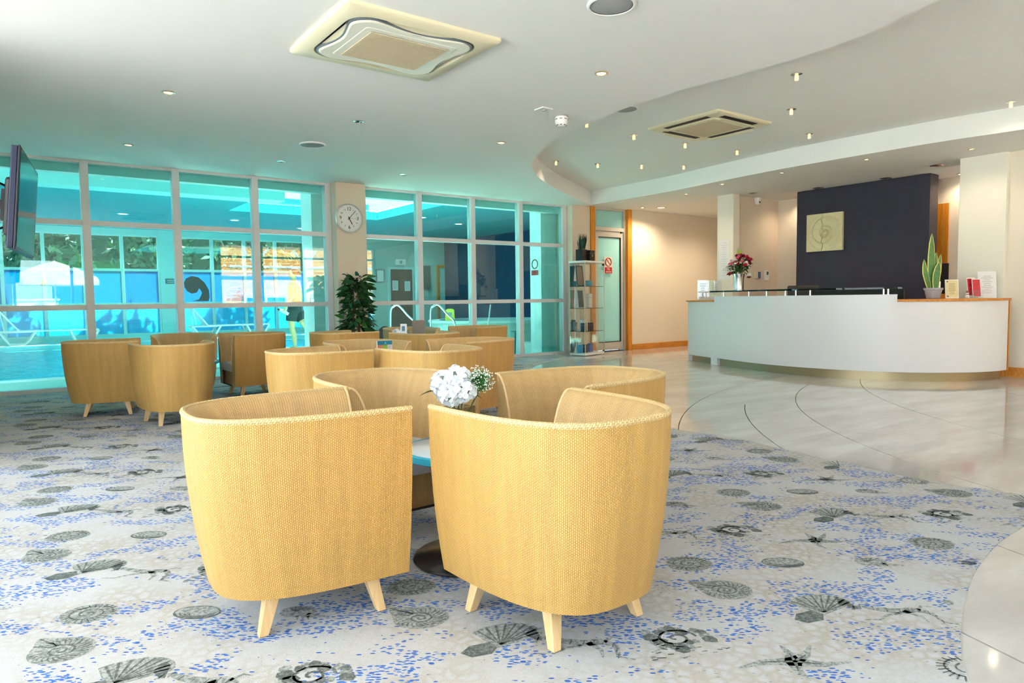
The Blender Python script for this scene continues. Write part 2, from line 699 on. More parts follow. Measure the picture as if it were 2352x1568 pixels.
def catmull(pts, n=8, closed=False):
    P = [Vector(p) for p in pts]
    k = len(P)
    out = []
    for i in range(k if closed else k - 1):
        p0 = P[(i - 1) % k] if (closed or i > 0) else P[0]
        p1, p2 = P[i], P[(i + 1) % k]
        p3 = P[(i + 2) % k] if (closed or i + 2 < k) else P[-1]
        for j in range(n):
            t = j / n
            out.append(0.5 * ((2 * p1) + (p2 - p0) * t + (2 * p0 - 5 * p1 + 4 * p2 - p3) * t * t + (3 * p1 - p0 - 3 * p2 + p3) * t ** 3))
    if not closed:
        out.append(P[-1])
    return out


# rotation that maps local (x right, y up, z towards viewer) onto a wall facing -Y or -X
FACE_MY = Matrix(((1, 0, 0), (0, 0, -1), (0, 1, 0)))
FACE_MX = Matrix(((0, 0, -1), (-1, 0, 0), (0, 1, 0)))

# ------------------------------------------------------------------ the setting: floors
ZC, ZR, ZP = 2.66, 2.90, 3.10         # lounge ceiling, recess, pool hall ceiling
YG = 9.40                             # pool glazing plane
floor = struct('floor', MB().box(-2.2, 13.6, -1.7, 9.45, -0.20, -0.006), mat('floor_screed', (0.055, 0.05, 0.045), 0.8))
floor['label'] = 'honed pale stone floor laid in sweeping curved slabs'
def clip_poly(poly, x0, x1, y0, y1):
    for ax, val, keep in ((0, x0, 1), (0, x1, -1), (1, y0, 1), (1, y1, -1)):
        out = []
        for i in range(len(poly)):
            p, q = poly[i], poly[(i + 1) % len(poly)]
            ip, iq = (p[ax] - val) * keep >= 0, (q[ax] - val) * keep >= 0
            if ip:
                out.append(p)
            if ip != iq:
                t = (val - p[ax]) / (q[ax] - p[ax])
                out.append((p[0] + (q[0] - p[0]) * t, p[1] + (q[1] - p[1]) * t))
        poly = out
        if len(poly) < 3:
            return []
    return poly


# sweeping joints: arcs of circles (centre x, y, radius), from the desk outwards
ARCS = [(12.2, -1.4, 5.7), (10.47, -1.17, 5.7), (8.82, -0.87, 5.27), (8.86, -1.48, 6.25), (7.89, -1.28, 6.03), (7.3, -0.6, 6.4), (7.3, -0.4, 7.7), (7.3, -0.2, 9.1), (7.3, 0.0, 10.6)]


def sector(k0, k1, a0, a1, gap=0.0035, rgap=0.0012):
    """slab between arc k0 (inner) and k1 (outer) over an angle range in degrees"""
    n = max(3, int((a1 - a0) / 2.5))
    poly = []
    for k, sgn, rng in ((k0, 1, range(n + 1)), (k1, -1, range(n, -1, -1))):
        cx, cy, r = ARCS[k]
        for i in rng:
            e = math.degrees(rgap / r)
            t = R(a0 + e + (a1 - a0 - 2 * e) * i / n)
            poly.append((cx + (r + sgn * gap) * math.cos(t), cy + (r + sgn * gap) * math.sin(t)))
    return poly


def lay(poly):
    poly = clip_poly(poly, -2.2, 8.25, -1.5, 9.38)
    if len(poly) < 3:
        return
    ar = abs(sum(poly[j][0] * poly[(j + 1) % len(poly)][1] - poly[(j + 1) % len(poly)][0] * poly[j][1] for j in range(len(poly)))) / 2
    if ar > 0.02:
        part('stone_slab', MB().prism(poly, -0.02, 0.0), STONE, floor)


for k0, k1, cuts in ((0, 1, (62, 100, 128, 152, 175, 200, 235)), (1, 2, (62, 96, 118, 141, 163, 190, 230)), (2, 4, (58, 88, 106, 122.8)), (2, 3, (122.8, 139, 160, 185, 220)), (3, 4, (122.8, 144, 168, 200, 230)),
                     (4, 5, (40, 75, 96, 117, 140, 165, 195, 230)), (5, 6, (30, 62, 84, 105, 128, 150, 175, 200, 230)), (6, 7, (40, 70, 92, 113, 134, 155, 180, 205)), (7, 8, (60, 85, 105, 126, 147, 170, 195))):
    for i in range(len(cuts) - 1):
        poly = sector(k0, k1, cuts[i], cuts[i + 1])
        if cuts[i + 1] == 122.8:      # this slab ends where the short arc begins
            cx_, cy_, r_ = ARCS[3]
            poly.insert(len(poly) // 2, (cx_ + r_ * math.cos(R(122.75)), cy_ + r_ * math.sin(R(122.75))))
        lay(poly)
for y0, y1 in ((-1.5, 0.6), (0.6, 2.4), (2.4, 5.0), (5.0, 7.4), (7.4, 9.12)):
    part('stone_slab', MB().box(8.252, 10.6, y0 + .0015, y1 - .0015, -0.02, 0.0), STONE, floor)
    part('stone_slab', MB().box(10.603, 13.4, y0 + .0015, y1 - .0015, -0.02, 0.0), STONE, floor)
cx_, cy_, r_ = ARCS[0]
lay([(cx_ + (r_ - .0035) * math.cos(R(t)), cy_ + (r_ - .0035) * math.sin(R(t))) for t in range(100, 236, 3)])
cx_, cy_, r_ = ARCS[8]
lay([(cx_ + (r_ + .0035) * math.cos(R(t)), cy_ + (r_ + .0035) * math.sin(R(t))) for t in range(60, 200, 3)] + [(-9, 0), (-9, 15), (8, 15)])

# carpet with a wavy edge
edge = catmull([(7.72, 9.33, 0), (7.68, 8.80, 0), (6.33, 7.96, 0), (5.45, 7.05, 0), (4.75, 6.0, 0), (4.3, 4.9, 0), (4.06, 4.0, 0), (4.03, 3.36, 0), (4.08, 2.84, 0),
                (4.02, 2.45, 0), (3.97, 2.05, 0), (3.92, 1.75, 0), (3.94, 1.43, 0), (3.99, 1.18, 0), (3.86, 1.06, 0), (3.5, 1.01, 0),
                (3.16, 1.0, 0), (2.77, 0.945, 0), (2.47, 0.87, 0), (2.23, 0.795, 0), (2.05, 0.725, 0), (1.93, 0.66, 0), (1.5, 0.42, 0), (0.9, 0.0, 0), (0.3, -0.6, 0), (-0.2, -1.5, 0)], 6)
cpoly = [(p.x, p.y) for p in edge] + [(-2.0, -1.5), (-2.0, 5.38), (-0.49, 5.38), (-0.49, 9.33)]
carpet = struct('carpet', MB().prism(cpoly, -0.003, 0.004), CARPET)
del carpet['kind']
tag(carpet, 'pale carpet patterned with grey seashells, starfish and blue flecks', 'carpet')

# ---- woven sea-creature figures of the carpet


def speckled(name, dark, pale, lo, hi):
    m, nt, p = new_mat(name)
    h = N(nt)
    tc = h.node('ShaderNodeTexCoord')
    n1 = h.node('ShaderNodeTexNoise')
    n1.inputs['Scale'].default_value = 95
    n1.inputs['Detail'].default_value = 4
    n1.inputs['Roughness'].default_value = 0.7
    h.link(tc.outputs['Object'], n1.inputs['Vector'])
    h.link(h.mix(h.ramp(n1.outputs['Fac'], lo, hi), dark, pale), p.inputs['Base Color'])
    p.inputs['Roughness'].default_value = 0.95
    p.inputs['Specular IOR Level'].default_value = 0.1
    return m


MOTIF_A = speckled('carpet_motif_grey', (0.20, 0.225, 0.215), (0.44, 0.455, 0.44), 0.40, 0.62)
MOTIF_B = speckled('carpet_motif_dark', (0.10, 0.12, 0.115), (0.24, 0.26, 0.25), 0.42, 0.66)


def ribbon(pts, w):
    """flat strip along 2-d points, tapering widths"""
    k = len(pts)
    L, Rr = [], []
    for i, (x, y) in enumerate(pts):
        x0, y0 = pts[max(i - 1, 0)]
        x1, y1 = pts[min(i + 1, k - 1)]
        dx, dy = x1 - x0, y1 - y0
        l = math.hypot(dx, dy) or 1
        ww = w[i] if isinstance(w, list) else w
        L.append((x - dy / l * ww, y + dx / l * ww))
        Rr.append((x + dy / l * ww, y - dx / l * ww))
    return L, Rr


def motif(kind):
    """list of (layer, polygon or strip) in a unit frame about 1 long"""
    rnd = random.Random(kind)
    out = []

    def strip(pts, w, layer=1):
        L, Q = ribbon(pts, w)
        for i in range(len(pts) - 1):
            out.append((layer, [L[i], Q[i], Q[i + 1], L[i + 1]]))

    def fill(poly, layer=0):
        out.append((layer, poly))

    def wob(r, n, amp, ex=1.0, ey=1.0):
        ph = rnd.random() * 6
        return [(ex * r * (1 + amp * math.sin(5 * a + ph) + amp * rnd.uniform(-.6, .6)) * math.cos(a), ey * r * (1 + amp * math.sin(3 * a + ph)) * math.sin(a)) for a in [2 * PI * i / n for i in range(n)]]
    if kind == 0:      # nautilus with a pointed mouth
        oc_ = [(p.x, p.y) for p in catmull([(-0.56, 0.33, 0), (-0.2, 0.37, 0), (0.12, 0.39, 0), (0.38, 0.27, 0), (0.50, 0.02, 0), (0.40, -0.24, 0), (0.14, -0.39, 0), (-0.16, -0.38, 0), (-0.36, -0.22, 0), (-0.46, 0.05, 0)], 4, True)]
        fill(oc_)
        sp = [(0.24 * (1 - i / 30) * math.cos(2.6 - i * 0.45) + 0.02, 0.20 * (1 - i / 30) * math.sin(2.6 - i * 0.45) - 0.03) for i in range(30)]
        strip(sp, 0.018)
        for i in range(22):
            a = -2.7 + i * 0.25
            strip([(0.24 * math.cos(a) + .02, 0.20 * math.sin(a) - .03), (0.36 * math.cos(a + .12) + .02, 0.30 * math.sin(a + .12)), (0.44 * math.cos(a + .28) + .02, 0.35 * math.sin(a + .28))], [0.006, 0.013, 0.010])
        strip([(-0.54, 0.32), (-0.3, 0.2), (-0.12, 0.12)], [0.012, 0.02, 0.03])
        strip([(-0.47, 0.08), (-0.3, 0.08), (-0.18, 0.05)], [0.012, 0.018, 0.02])
    elif kind == 1:    # fan and cone shell pair
        fan = [(-0.1, -0.28)] + [(0.08 + 0.52 * math.cos(a), -0.06 + 0.36 * math.sin(a)) for a in [-0.35 + 2.6 * i / 14 for i in range(15)]]
        fill(fan)
        fill([(-0.55, -0.22), (-0.45, -0.36), (-0.2, -0.38), (-0.08, -0.26), (-0.12, -0.10), (-0.4, -0.10)], 1)
        for i in range(9):
            a = -0.2 + 2.3 * i / 8
            strip([(-0.02, -0.22), (0.08 + 0.49 * math.cos(a), -0.06 + 0.33 * math.sin(a))], [0.008, 0.016])
        fill([(0.36, -0.12), (0.44, -0.30), (0.50, -0.34), (0.55, -0.05), (0.5, 0.05)], 1)
    elif kind == 2:    # seahorse
        body = catmull([(-0.55, 0.28, 0), (-0.42, 0.36, 0), (-0.2, 0.22, 0), (0.05, 0.10, 0), (0.26, 0.08, 0), (0.40, -0.08, 0), (0.36, -0.30, 0), (0.52, -0.42, 0)], 5)
        pts = [(p.x, p.y) for p in body]
        k = len(pts)
        strip(pts, [0.018 + 0.06 * math.sin(PI * min(1, i / k * 1.15)) ** 2 for i in range(k)], 0)
        strip([(0.1, 0.1), (0.2, -0.12), (0.16, -0.28)], [0.05, 0.03, 0.012], 0)
        strip([(-0.6, 0.0), (-0.4, -0.05), (-0.2, 0.04), (0.0, 0.04)], [0.012, 0.02, 0.025, 0.03], 0)
        strip([(0.3, 0.06), (0.44, 0.16), (0.56, 0.10)], [0.03, 0.02, 0.008], 0)
        for i in range(3, k - 4, 3):
            x, y = pts[i]
            strip([(x - .03, y - .05), (x + .02, y + .05)], 0.008)
    elif kind == 3:    # clam
        fill([(0.5 * math.cos(a), 0.30 * math.sin(a) + (0.05 if math.cos(a) > 0 else 0)) for a in [2 * PI * i / 20 for i in range(20)]])
        for q in range(5):
            s = 0.95 - q * 0.17
            strip([(s * 0.5 * math.cos(a) + 0.03 * q, s * 0.28 * math.sin(a) - 0.02 * q) for a in [-3.0 + 2.9 * i / 9 for i in range(10)]], 0.012)
        strip([(0.5 * math.cos(a), 0.30 * math.sin(a)) for a in [2 * PI * i / 20 for i in range(21)]], 0.014)
    elif kind == 4:    # ammonite
        fill(wob(0.46, 26, 0.03, 1.05, 0.85))
        sp = [(0.40 * (1 - i / 44) * math.cos(i * 0.36), 0.33 * (1 - i / 44) * math.sin(i * 0.36)) for i in range(44)]
        strip(sp, 0.014)
        for i in range(24):
            a = i * 2 * PI / 24
            strip([(0.28 * math.cos(a), 0.23 * math.sin(a)), (0.45 * math.cos(a + .1), 0.37 * math.sin(a + .1))], 0.012)
    elif kind == 5:    # starfish with thin uneven arms
        for a, l in ((3.08, 0.62), (1.35, 0.34), (0.55, 0.46), (-0.28, 0.60), (-1.75, 0.36)):
            bend = 0.18
            strip([(0, 0), (0.5 * l * math.cos(a), 0.5 * l * math.sin(a)), (l * math.cos(a + bend), l * math.sin(a + bend))], [0.085, 0.05, 0.012], 0)
            strip([(0.02, 0), (0.5 * l * math.cos(a), 0.5 * l * math.sin(a))], [0.02, 0.006])
    elif kind == 6:    # broken blotchy ammonite
        for i in range(20):
            a = i * 2 * PI / 20 + rnd.uniform(-.1, .1)
            r = rnd.uniform(0.2, 0.44)
            s = rnd.uniform(0.06, 0.12)
            fill([(1.1 * r * math.cos(a) + s * math.cos(b) * rnd.uniform(.7, 1.2), 0.85 * r * math.sin(a) + s * math.sin(b) * rnd.uniform(.7, 1.2)) for b in [2 * PI * q / 7 for q in range(7)]], i % 2)
        sp = [(0.3 * (1 - i / 30) * math.cos(i * 0.4), 0.25 * (1 - i / 30) * math.sin(i * 0.4)) for i in range(28)]
        strip(sp, 0.02)
    elif kind == 7:    # snail with a tail
        fill(wob(0.30, 18, 0.06, 1.15, 0.75))
        strip([(0.2, -0.15), (0.42, -0.2), (0.62, -0.24)], [0.09, 0.06, 0.015], 0)
        for i in range(5):
            a = -0.4 + i * 0.35
            strip([(-0.05, 0), (0.33 * math.cos(a + 1.2), 0.22 * math.sin(a + 1.2))], 0.012)
        for i in range(3):
            strip([(0.05 + 0.1 * i, -0.18), (0.1 + .1 * i, -0.34)], [0.03, 0.008], 0)
    else:              # loose strokes of weed
        for i in range(26):
            x, y = rnd.uniform(-.55, .55), rnd.uniform(-.2, .2)
            strip([(x, y), (x + rnd.uniform(.05, .12), y + rnd.uniform(-.02, .03))], 0.012, i % 2)
    return out


MOT = [motif(k) for k in range(9)]
pm = MB()
va, vb = (0.92, 0.4625), (0.0, 0.925)
base_pos = [(0, 1.92, 1.40, 0.19, -38), (1, 2.04, 1.15, 0.23, -14), (2, 2.20, 0.945, 0.23, -24), (3, 2.29, 1.41, 0.15, -42), (4, 2.01, 1.62, 0.18, -30),
            (5, 1.68, 1.00, 0.26, -33), (6, 1.53, 1.28, 0.21, -28), (7, 2.55, 1.215, 0.17, -36), (8, 2.42, 1.12 + .55, 0.22, -30)]


def in_poly(x, y, poly):
    c = False
    j = len(poly) - 1
    for i in range(len(poly)):
        if (poly[i][1] > y) != (poly[j][1] > y) and x < (poly[j][0] - poly[i][0]) * (y - poly[i][1]) / (poly[j][1] - poly[i][1]) + poly[i][0]:
            c = not c
        j = i
    return c


for i in range(-4, 8):
    for j in range(-8, 14):
        for kind, bx_, by_, sc, rot in base_pos:
            x, y = bx_ + i * va[0] + j * vb[0], by_ + i * va[1] + j * vb[1]
            if not (-0.35 < x < 6.5 and 0.2 < y < 8.6):
                continue
            c, s = math.cos(R(rot)), math.sin(R(rot))
            for layer, poly in MOT[kind]:
                pts = [(x + sc * (px * c - py * s), y + sc * (px * s + py * c)) for px, py in poly]
                if not all(in_poly(px, py, cpoly) for px, py in pts):
                    continue
                z = 0.0046 + 0.0005 * layer
                if len(pts) <= 4:
                    pm.add([(px, py, z) for px, py in pts], [tuple(range(len(pts)))], layer)
                else:
                    tri = tessellate_polygon([[Vector((px, py, 0)) for px, py in pts]])
                    pm.add([(px, py, z) for px, py in pts], [tuple(t) for t in tri], layer)
po = part('pattern', pm, [MOTIF_A, MOTIF_B], carpet, label='grey shells, starfish and seahorses woven into the carpet')
po['kind'] = 'stuff'

# ------------------------------------------------------------------ ceilings
near_edge = catmull([(4.1, -1.0, 0), (4.12, 0.2, 0), (4.22, 1.1, 0), (4.34, 1.75, 0), (4.49, 2.2, 0), (4.54, 2.69, 0), (4.51, 3.16, 0), (4.45, 3.70, 0), (4.46, 4.32, 0), (4.57, 5.02, 0),
                     (4.78, 5.73, 0), (5.09, 6.39, 0), (5.45, 6.89, 0), (6.08, 7.49, 0), (7.12, 8.22, 0), (8.47, 9.02, 0)], 6)
far_edge = catmull([(8.47, 9.02, 0), (8.50, 8.2, 0), (8.48, 7.2, 0), (8.36, 6.2, 0), (8.27, 5.2, 0), (8.27, 4.3, 0), (8.31, 3.3, 0), (8.42, 2.5, 0), (8.5, 1.2, 0), (8.5, -1.0, 0)], 6)
hole = [(p.x, p.y) for p in near_edge] + [(p.x, p.y) for p in far_edge[1:]]
outer = [(-2.2, -1.6), (13.5, -1.6), (13.5, 9.5), (-2.2, 9.5)]


def flat_ring(outer, hole, z):
    loops = [[Vector((x, y, 0)) for x, y in outer], [Vector((x, y, 0)) for x, y in hole]]
    tri = tessellate_polygon(loops)
    vs = [(x, y, z) for x, y in outer + hole]
    fs = []
    for t in tri:
        a = [vs[i] for i in t]
        ar = (a[1][0] - a[0][0]) * (a[2][1] - a[0][1]) - (a[2][0] - a[0][0]) * (a[1][1] - a[0][1])
        fs.append(t if ar < 0 else (t[0], t[2], t[1]))
    return vs, fs


ce = MB()
vs_, fs_ = flat_ring(outer, hole, ZC)
ce.add(vs_, fs_)
ceiling = struct('ceiling', ce, WHITEPAINT, label='white plaster ceiling with a leaf-shaped raised recess')
fa = MB()
n = len(hole)
fa.add([(x, y, ZC) for x, y in hole] + [(x, y, ZR) for x, y in hole], [(i, (i + 1) % n, n + (i + 1) % n, n + i) for i in range(n)])
part('recess_fascia', fa, WHITEPAINT, ceiling, smooth=True)
part('recess_ceiling', MB().box(3.9, 8.8, -1.2, 9.3, ZR, ZR + 0.02), WHITEPAINT, ceiling)
struct('roof', MB().box(-2.4, 13.8, -1.9, 9.6, 3.0, 3.12), WHITEPAINT, label='unseen roof slab put in above the lounge to block the sun')  # unseen slab, put in to keep the sun out


# ------------------------------------------------------------------ glazing
def glazing(name, label, axis, const, us, zs, z0, z1, wm, wt, dep, glass, frame, opts=None, glass_rows=None):
    """grid of mullions and transoms with one pane per cell; axis 'y' -> plane y=const"""
    w = struct_empty(name, label, (0, 0, 0))
    G = {}

    def B(u0, u1, d0, d1, a, b):
        m = MB()
        return m.box(u0, u1, const + d0, const + d1, a, b) if axis == 'y' else m.box(const + d0, const + d1, u0, u1, a, b)
    for u in us:
        part('mullion', B(u - wm / 2, u + wm / 2, -dep / 2, dep / 2, z0, z1), frame, w, bevel=0.004)
    rows = [z0] + list(zs) + [z1]
    for zt in zs:
        for i in range(len(us) - 1):
            part('transom', B(us[i] + wm / 2, us[i + 1] - wm / 2, -dep / 2 + .006, dep / 2 - .006, zt - wt / 2, zt + wt / 2), frame, w)
    for i in range(len(us) - 1):
        part('sill', B(us[i] + wm / 2, us[i + 1] - wm / 2, -dep / 2 + .004, dep / 2 - .004, z0, z0 + 0.05), frame, w)
        part('head', B(us[i] + wm / 2, us[i + 1] - wm / 2, -dep / 2 + .004, dep / 2 - .004, z1 - 0.03, z1), frame, w)
        for r in range(len(rows) - 1):
            lo = rows[r] + (0.05 if r == 0 else wt / 2)
            hi = rows[r + 1] - (0.03 if r == len(rows) - 2 else wt / 2)
            gm = glass_rows[r] if glass_rows else glass
            part('pane', B(us[i] + wm / 2, us[i + 1] - wm / 2, -0.004, 0.004, lo, hi), gm, w)
    return w


glazing('window_1', 'white framed glass wall to the pool, left of the clock pillar', 'y', YG, [-0.46, 0.80, 1.765, 2.72, 3.72], [0.965, 1.945], 0.0, ZC, 0.085, 0.06, 0.12, POOLGLASS, FRAME)
glazing('window_2', 'white framed glass wall to the pool, right of the clock pillar', 'y', YG, [4.25, 5.18, 6.16, 7.135, 8.12], [0.965, 1.945], 0.0, ZC, 0.085, 0.06, 0.12, POOLGLASS, FRAME)

# ------------------------------------------------------------------ lounge walls
struct('wall_clock_pillar', MB().box(3.765, 4.205, 9.17, 9.62, 0, ZC), BEIGE, label='beige pillar between the two glass walls', bevel=0.004)
struct('wall_end_pillar', MB().box(8.165, 8.60, 9.19, 9.62, 0, ZC), BEIGE, label='beige pillar at the right end of the glazing', bevel=0.004)
struct('baseboard_pillar', MB().box(8.15, 8.60, 9.175, 9.19, 0, 0.10), OAKH, label='oak skirting at the foot of the end pillar')
struct('trim_1', MB().box(8.60, 8.71, 9.17, 9.50, 0, ZC), OAK, label='amber oak jamb left of the frosted door')
struct('trim_2', MB().box(9.52, 9.625, 9.135, 9.50, 0, ZC), OAK, label='amber oak jamb right of the frosted door')
struct('wall_corridor', MB().box(9.625, 13.5, 9.15, 9.5, 0, ZC), CREAM, label='cream corridor wall lit by downlights')
struct('baseboard_corridor', MB().box(9.625, 13.4, 9.125, 9.15, 0, 0.105), OAKH, label='amber oak skirting along the corridor wall')
struct('wall_corridor_end', MB().box(13.4, 13.5, 6.0, 9.15, 0, ZC), CREAM, label='cream wall at the end of the corridor')
struct('wall_office_side', MB().box(9.72, 13.4, 6.93, 7.05, 0, ZC), BEIGE, label='beige side wall behind the reception desk')
struct('wall_office_back', MB().box(10.98, 11.1, 1.5, 6.93, 0, ZC), CREAM, label='cream rear wall behind the dark partition')
struct('wall_slim_pillar', MB().box(9.55, 9.72, 6.83, 7.14, 0, ZC), IVORY, label='slim ivory pillar left of the reception desk', bevel=0.004)
struct('wall_partition', MB().box(10.30, 10.56, 4.20, 6.17, 0, 2.655), NAVY, label='dark aubergine partition behind the reception desk', bevel=0.004)
struct('wall_desk_pillar', MB().box(9.55, 10.1, 3.06, 3.56, 0, ZC), IVORY, label='broad ivory pillar at the right end of the desk', bevel=0.004)
struct('wall_right', MB().box(9.62, 9.9, -1.6, 3.06, 0, ZC), CREAM, label='pale cream wall at the right edge of the photo')
struct('baseboard_right', MB().box(9.595, 9.62, -1.6, 3.05, 0, 0.115), OAKH, label='oak skirting along the right wall')
struct('baseboard_desk_pillar', MB().box(9.53, 9.55, 3.04, 3.58, 0, 0.115), OAKH, label='oak skirting around the pillar at the desk')
struct('wall_left', MB().box(-0.62, -0.5, 5.4, 9.34, 0, ZC).box(-2.1, -0.62, 6.3, 6.42, 0, ZC), CREAM, label='cream wall that carries the television, just out of frame')
struct('wall_back', MB().box(-2.1, 0.15, -1.68, -1.52, 0, ZC).box(2.6, 4.85, -1.68, -1.52, 0, ZC).box(0.15, 2.6, -1.68, -1.52, 0, 0.85).box(0.15, 2.6, -1.68, -1.52, 2.12, ZC), CREAM, label='cream wall behind the photographer with one window')
struct('trim_3', MB().box(10.955, 10.98, 4.215, 4.60, 0, 2.3), OAK, label='amber oak door lining seen past the dark partition')
# glazed sides behind the photographer
glazing('window_4', 'entrance glazing behind the photographer, opposite the pool', 'y', -1.6, [4.89, 6.05, 7.25, 8.45, 9.58], [2.3], 0.0, ZC, 0.06, 0.05, 0.12, CLEARGLASS, FRAME)
glazing('window_7', 'window in the wall behind the photographer', 'y', -1.6, [0.19, 1.37, 2.56], [], 0.85, 2.12, 0.06, 0.05, 0.12, CLEARGLASS, FRAME)
glazing('window_5', 'full-height side glazing left of the photographer', 'x', -2.1, [-1.5, 0.05, 1.6, 3.15, 4.7, 6.28], [2.2], 0.0, ZC, 0.08, 0.06, 0.12, CLEARGLASS, FRAME)

# frosted door
FROST = film_mat('frosted_door_glass', (0.58, 0.95, 0.93), 0.35)
door = struct_empty('door_1', 'frosted glass door in a pale metal frame', (0, 0, 0))
ALU = mat('anodised_frame', (0.66, 0.64, 0.60), 0.35, 0.3)
fr = MB().box(8.71, 8.755, 9.2, 9.32, 0, ZC).box(9.475, 9.52, 9.2, 9.32, 0, ZC).box(8.755, 9.475, 9.2, 9.32, 2.24, 2.31).box(8.755, 9.475, 9.2, 9.32, 2.62, ZC)
part('door_frame', fr, ALU, door)
lf = MB().box(8.76, 8.83, 9.22, 9.27, 0.02, 2.235).box(9.41, 9.47, 9.22, 9.27, 0.02, 2.235).box(8.83, 9.41, 9.22, 9.27, 0.02, 0.17).box(8.83, 9.41, 9.22, 9.27, 2.13, 2.235)
part('door_leaf', lf, ALU, door, bevel=0.003)
part('gasket', MB().box(9.398, 9.412, 9.215, 9.262, 0.17, 2.13).box(8.828, 9.412, 9.215, 9.262, 2.118, 2.132).box(8.828, 9.412, 9.215, 9.262, 0.168, 0.18), BLACK, door)
part('pane', MB().box(8.83, 9.41, 9.238, 9.25, 0.17, 2.13), FROST, door)
part('transom_pane', MB().box(8.755, 9.475, 9.25, 9.26, 2.31, 2.62), FROST, door)
part('hinge', MB().box(8.80, 8.90, 9.19, 9.22, 2.235, 2.25), STEEL, door)
part('door_stop', MB().box(9.40, 9.44, 9.20, 9.22, 2.215, 2.24), BLACK, door)

# ------------------------------------------------------------------ pool hall
TEALWHITE = mat('pool_hall_paint', (0.36, 0.74, 0.73), 0.8, noise=0.03, nscale=1)
TEALCEIL = mat('pool_hall_ceiling', (0.02, 0.42, 0.48), 0.8, noise=0.03, nscale=1)
DECK = mat('pool_deck_tiles', (0.64, 0.76, 0.66), 0.5, noise=0.12, nscale=12)
BLUEWALL = mat('deep_blue_wall', (0.012, 0.055, 0.125), 0.6, noise=0.3, nscale=3)
pool_poly = [(-5.5, 11.0), (4.1, 11.0), (4.1, 14.6), (7.6, 14.6), (7.6, 20.2), (-5.5, 20.2)]
dk = MB()
vs_, fs_ = flat_ring([(-6.0, 9.45), (13.0, 9.45), (13.0, 22.3), (-6.0, 22.3)], pool_poly, 0.0)
dk.add(vs_, [tuple(reversed(f)) for f in fs_])
struct('floor_pool_deck', dk, DECK, label='pale tiled deck around the swimming pool')
pool = thing('swimming_pool', 'turquoise indoor swimming pool beyond the left glass wall', 'pool', (0, 0, 0))
bs = MB()
n = len(pool_poly)
bs.add([(x, y, -1.3) for x, y in pool_poly] + [(x, y, 0.0) for x, y in pool_poly], [(i, (i + 1) % n, n + (i + 1) % n, n + i) for i in range(n)] + [tuple(range(n))])
part('basin', bs, mat('pool_tiles', (0.40, 0.80, 0.86), 0.4), pool)
wt = MB()
wt.add([(x, y, -0.10) for x, y in pool_poly], [tuple(range(n))])
part('water', wt, WATER, pool)
cp = MB()
for i in range(n):
    (x0, y0), (x1, y1) = pool_poly[i], pool_poly[(i + 1) % n]
    cp.box(min(x0, x1) - .06, max(x0, x1) + .06, min(y0, y1) - .06, max(y0, y1) + .06, 0.0, 0.025)
part('coping', cp, mat('pool_coping', (0.78, 0.86, 0.85), 0.5), pool)
struct('ceiling_pool', MB().box(-6.2, 13.2, 9.62, 12.78, ZP, ZP + 0.2).box(-6.2, 13.2, 16.5, 22.6, ZP, ZP + 0.2).box(-6.2, 4.2, 12.78, 16.5, ZP, ZP + 0.2).box(7.9, 13.2, 12.78, 16.5, ZP, ZP + 0.2), TEALCEIL, label='teal ceiling of the pool hall with a rooflight')
glazing_roof = part('rooflight_pane', MB().box(4.2, 7.9, 12.78, 16.5, ZP + 0.21, ZP + 0.22), CLEARGLASS, bpy.data.objects['ceiling_pool'])
struct('trim_4', MB().box(-6.0, 13.0, 9.47, 9.62, ZC - 0.13, ZP + 0.2), mat('pier_white', (0.86, 0.90, 0.89), 0.7), label='pale head panel above the pool glazing')
struct('wall_pool_beam', MB().box(-6.0, 4.1, 12.3, 12.75, 2.80, ZP), TEALWHITE, label='pale ceiling beam across the pool hall')
struct('wall_pool_pier_left', MB().box(3.58, 4.24, 9.63, 10.05, 0, ZP), mat('pier_white', (0.86, 0.90, 0.89), 0.7), label='white pier behind the clock pillar')
struct('wall_pool_pier_right', MB().box(7.80, 8.6, 9.63, 9.95, 0, ZP), MATS['pier_white'], label='white pier at the right end of the pool glazing')
struct('baseboard_pool_pier', MB().box(7.79, 8.6, 9.615, 9.63, 0, 0.13), TEALWHITE, label='tiled skirting under the right pool pier')
struct('wall_pool_far', MB().box(3.62, 4.08, 21.85, 22.2, 0, ZP).box(-6, 9.0, 21.9, 22.2, 2.93, ZP).box(-6, 9.0, 21.9, 22.2, 0, 0.12), TEALWHITE, label='pale far wall of the pool hall around the windows')
struct('wall_pool_door', MB().box(8.85, 13.0, 21.5, 21.7, 0, ZP), mat('pool_wall_sage', (0.38, 0.60, 0.55), 0.8), label='pale sage wall with the dark door across the pool')
struct('wall_pool_side', MB().box(-6.2, -6.0, 14.2, 22.2, 0, ZP), TEALWHITE, label='unseen pale side wall added to dim the deeper pool hall')  # unseen wall added to reduce side light deeper in the hall
struct('wall_pool_blue', MB().box(12.9, 13.1, 9.62, 21.5, 0, ZP), BLUEWALL, label='deep blue side wall of the pool hall')
struct('wall_pool_back', MB().box(9.65, 13.0, 9.5, 9.62, 0, ZP), TEALWHITE, label='wall behind the corridor, pool side')
BLUEFILM = film_mat('blue_window_film', (0.02, 0.36, 0.62), 0.55)
BLUEFILM2 = film_mat('pale_blue_window_film', (0.12, 0.56, 0.78), 0.6)
PALEFRAME = mat('pale_pool_frame', (0.46, 0.76, 0.74), 0.5)
glazing('window_3', 'far pool windows with blue film below and trees above', 'y', 22.0, [-5.5, -4.6, -3.7, -2.75, -1.85, -0.94, -0.03, 0.86, 1.77, 2.69, 3.62], [1.0, 1.955], 0.12, 2.93, 0.085, 0.07, 0.14, CLEARGLASS, PALEFRAME,
        glass_rows=[BLUEFILM2, BLUEFILM, CLEARGLASS])
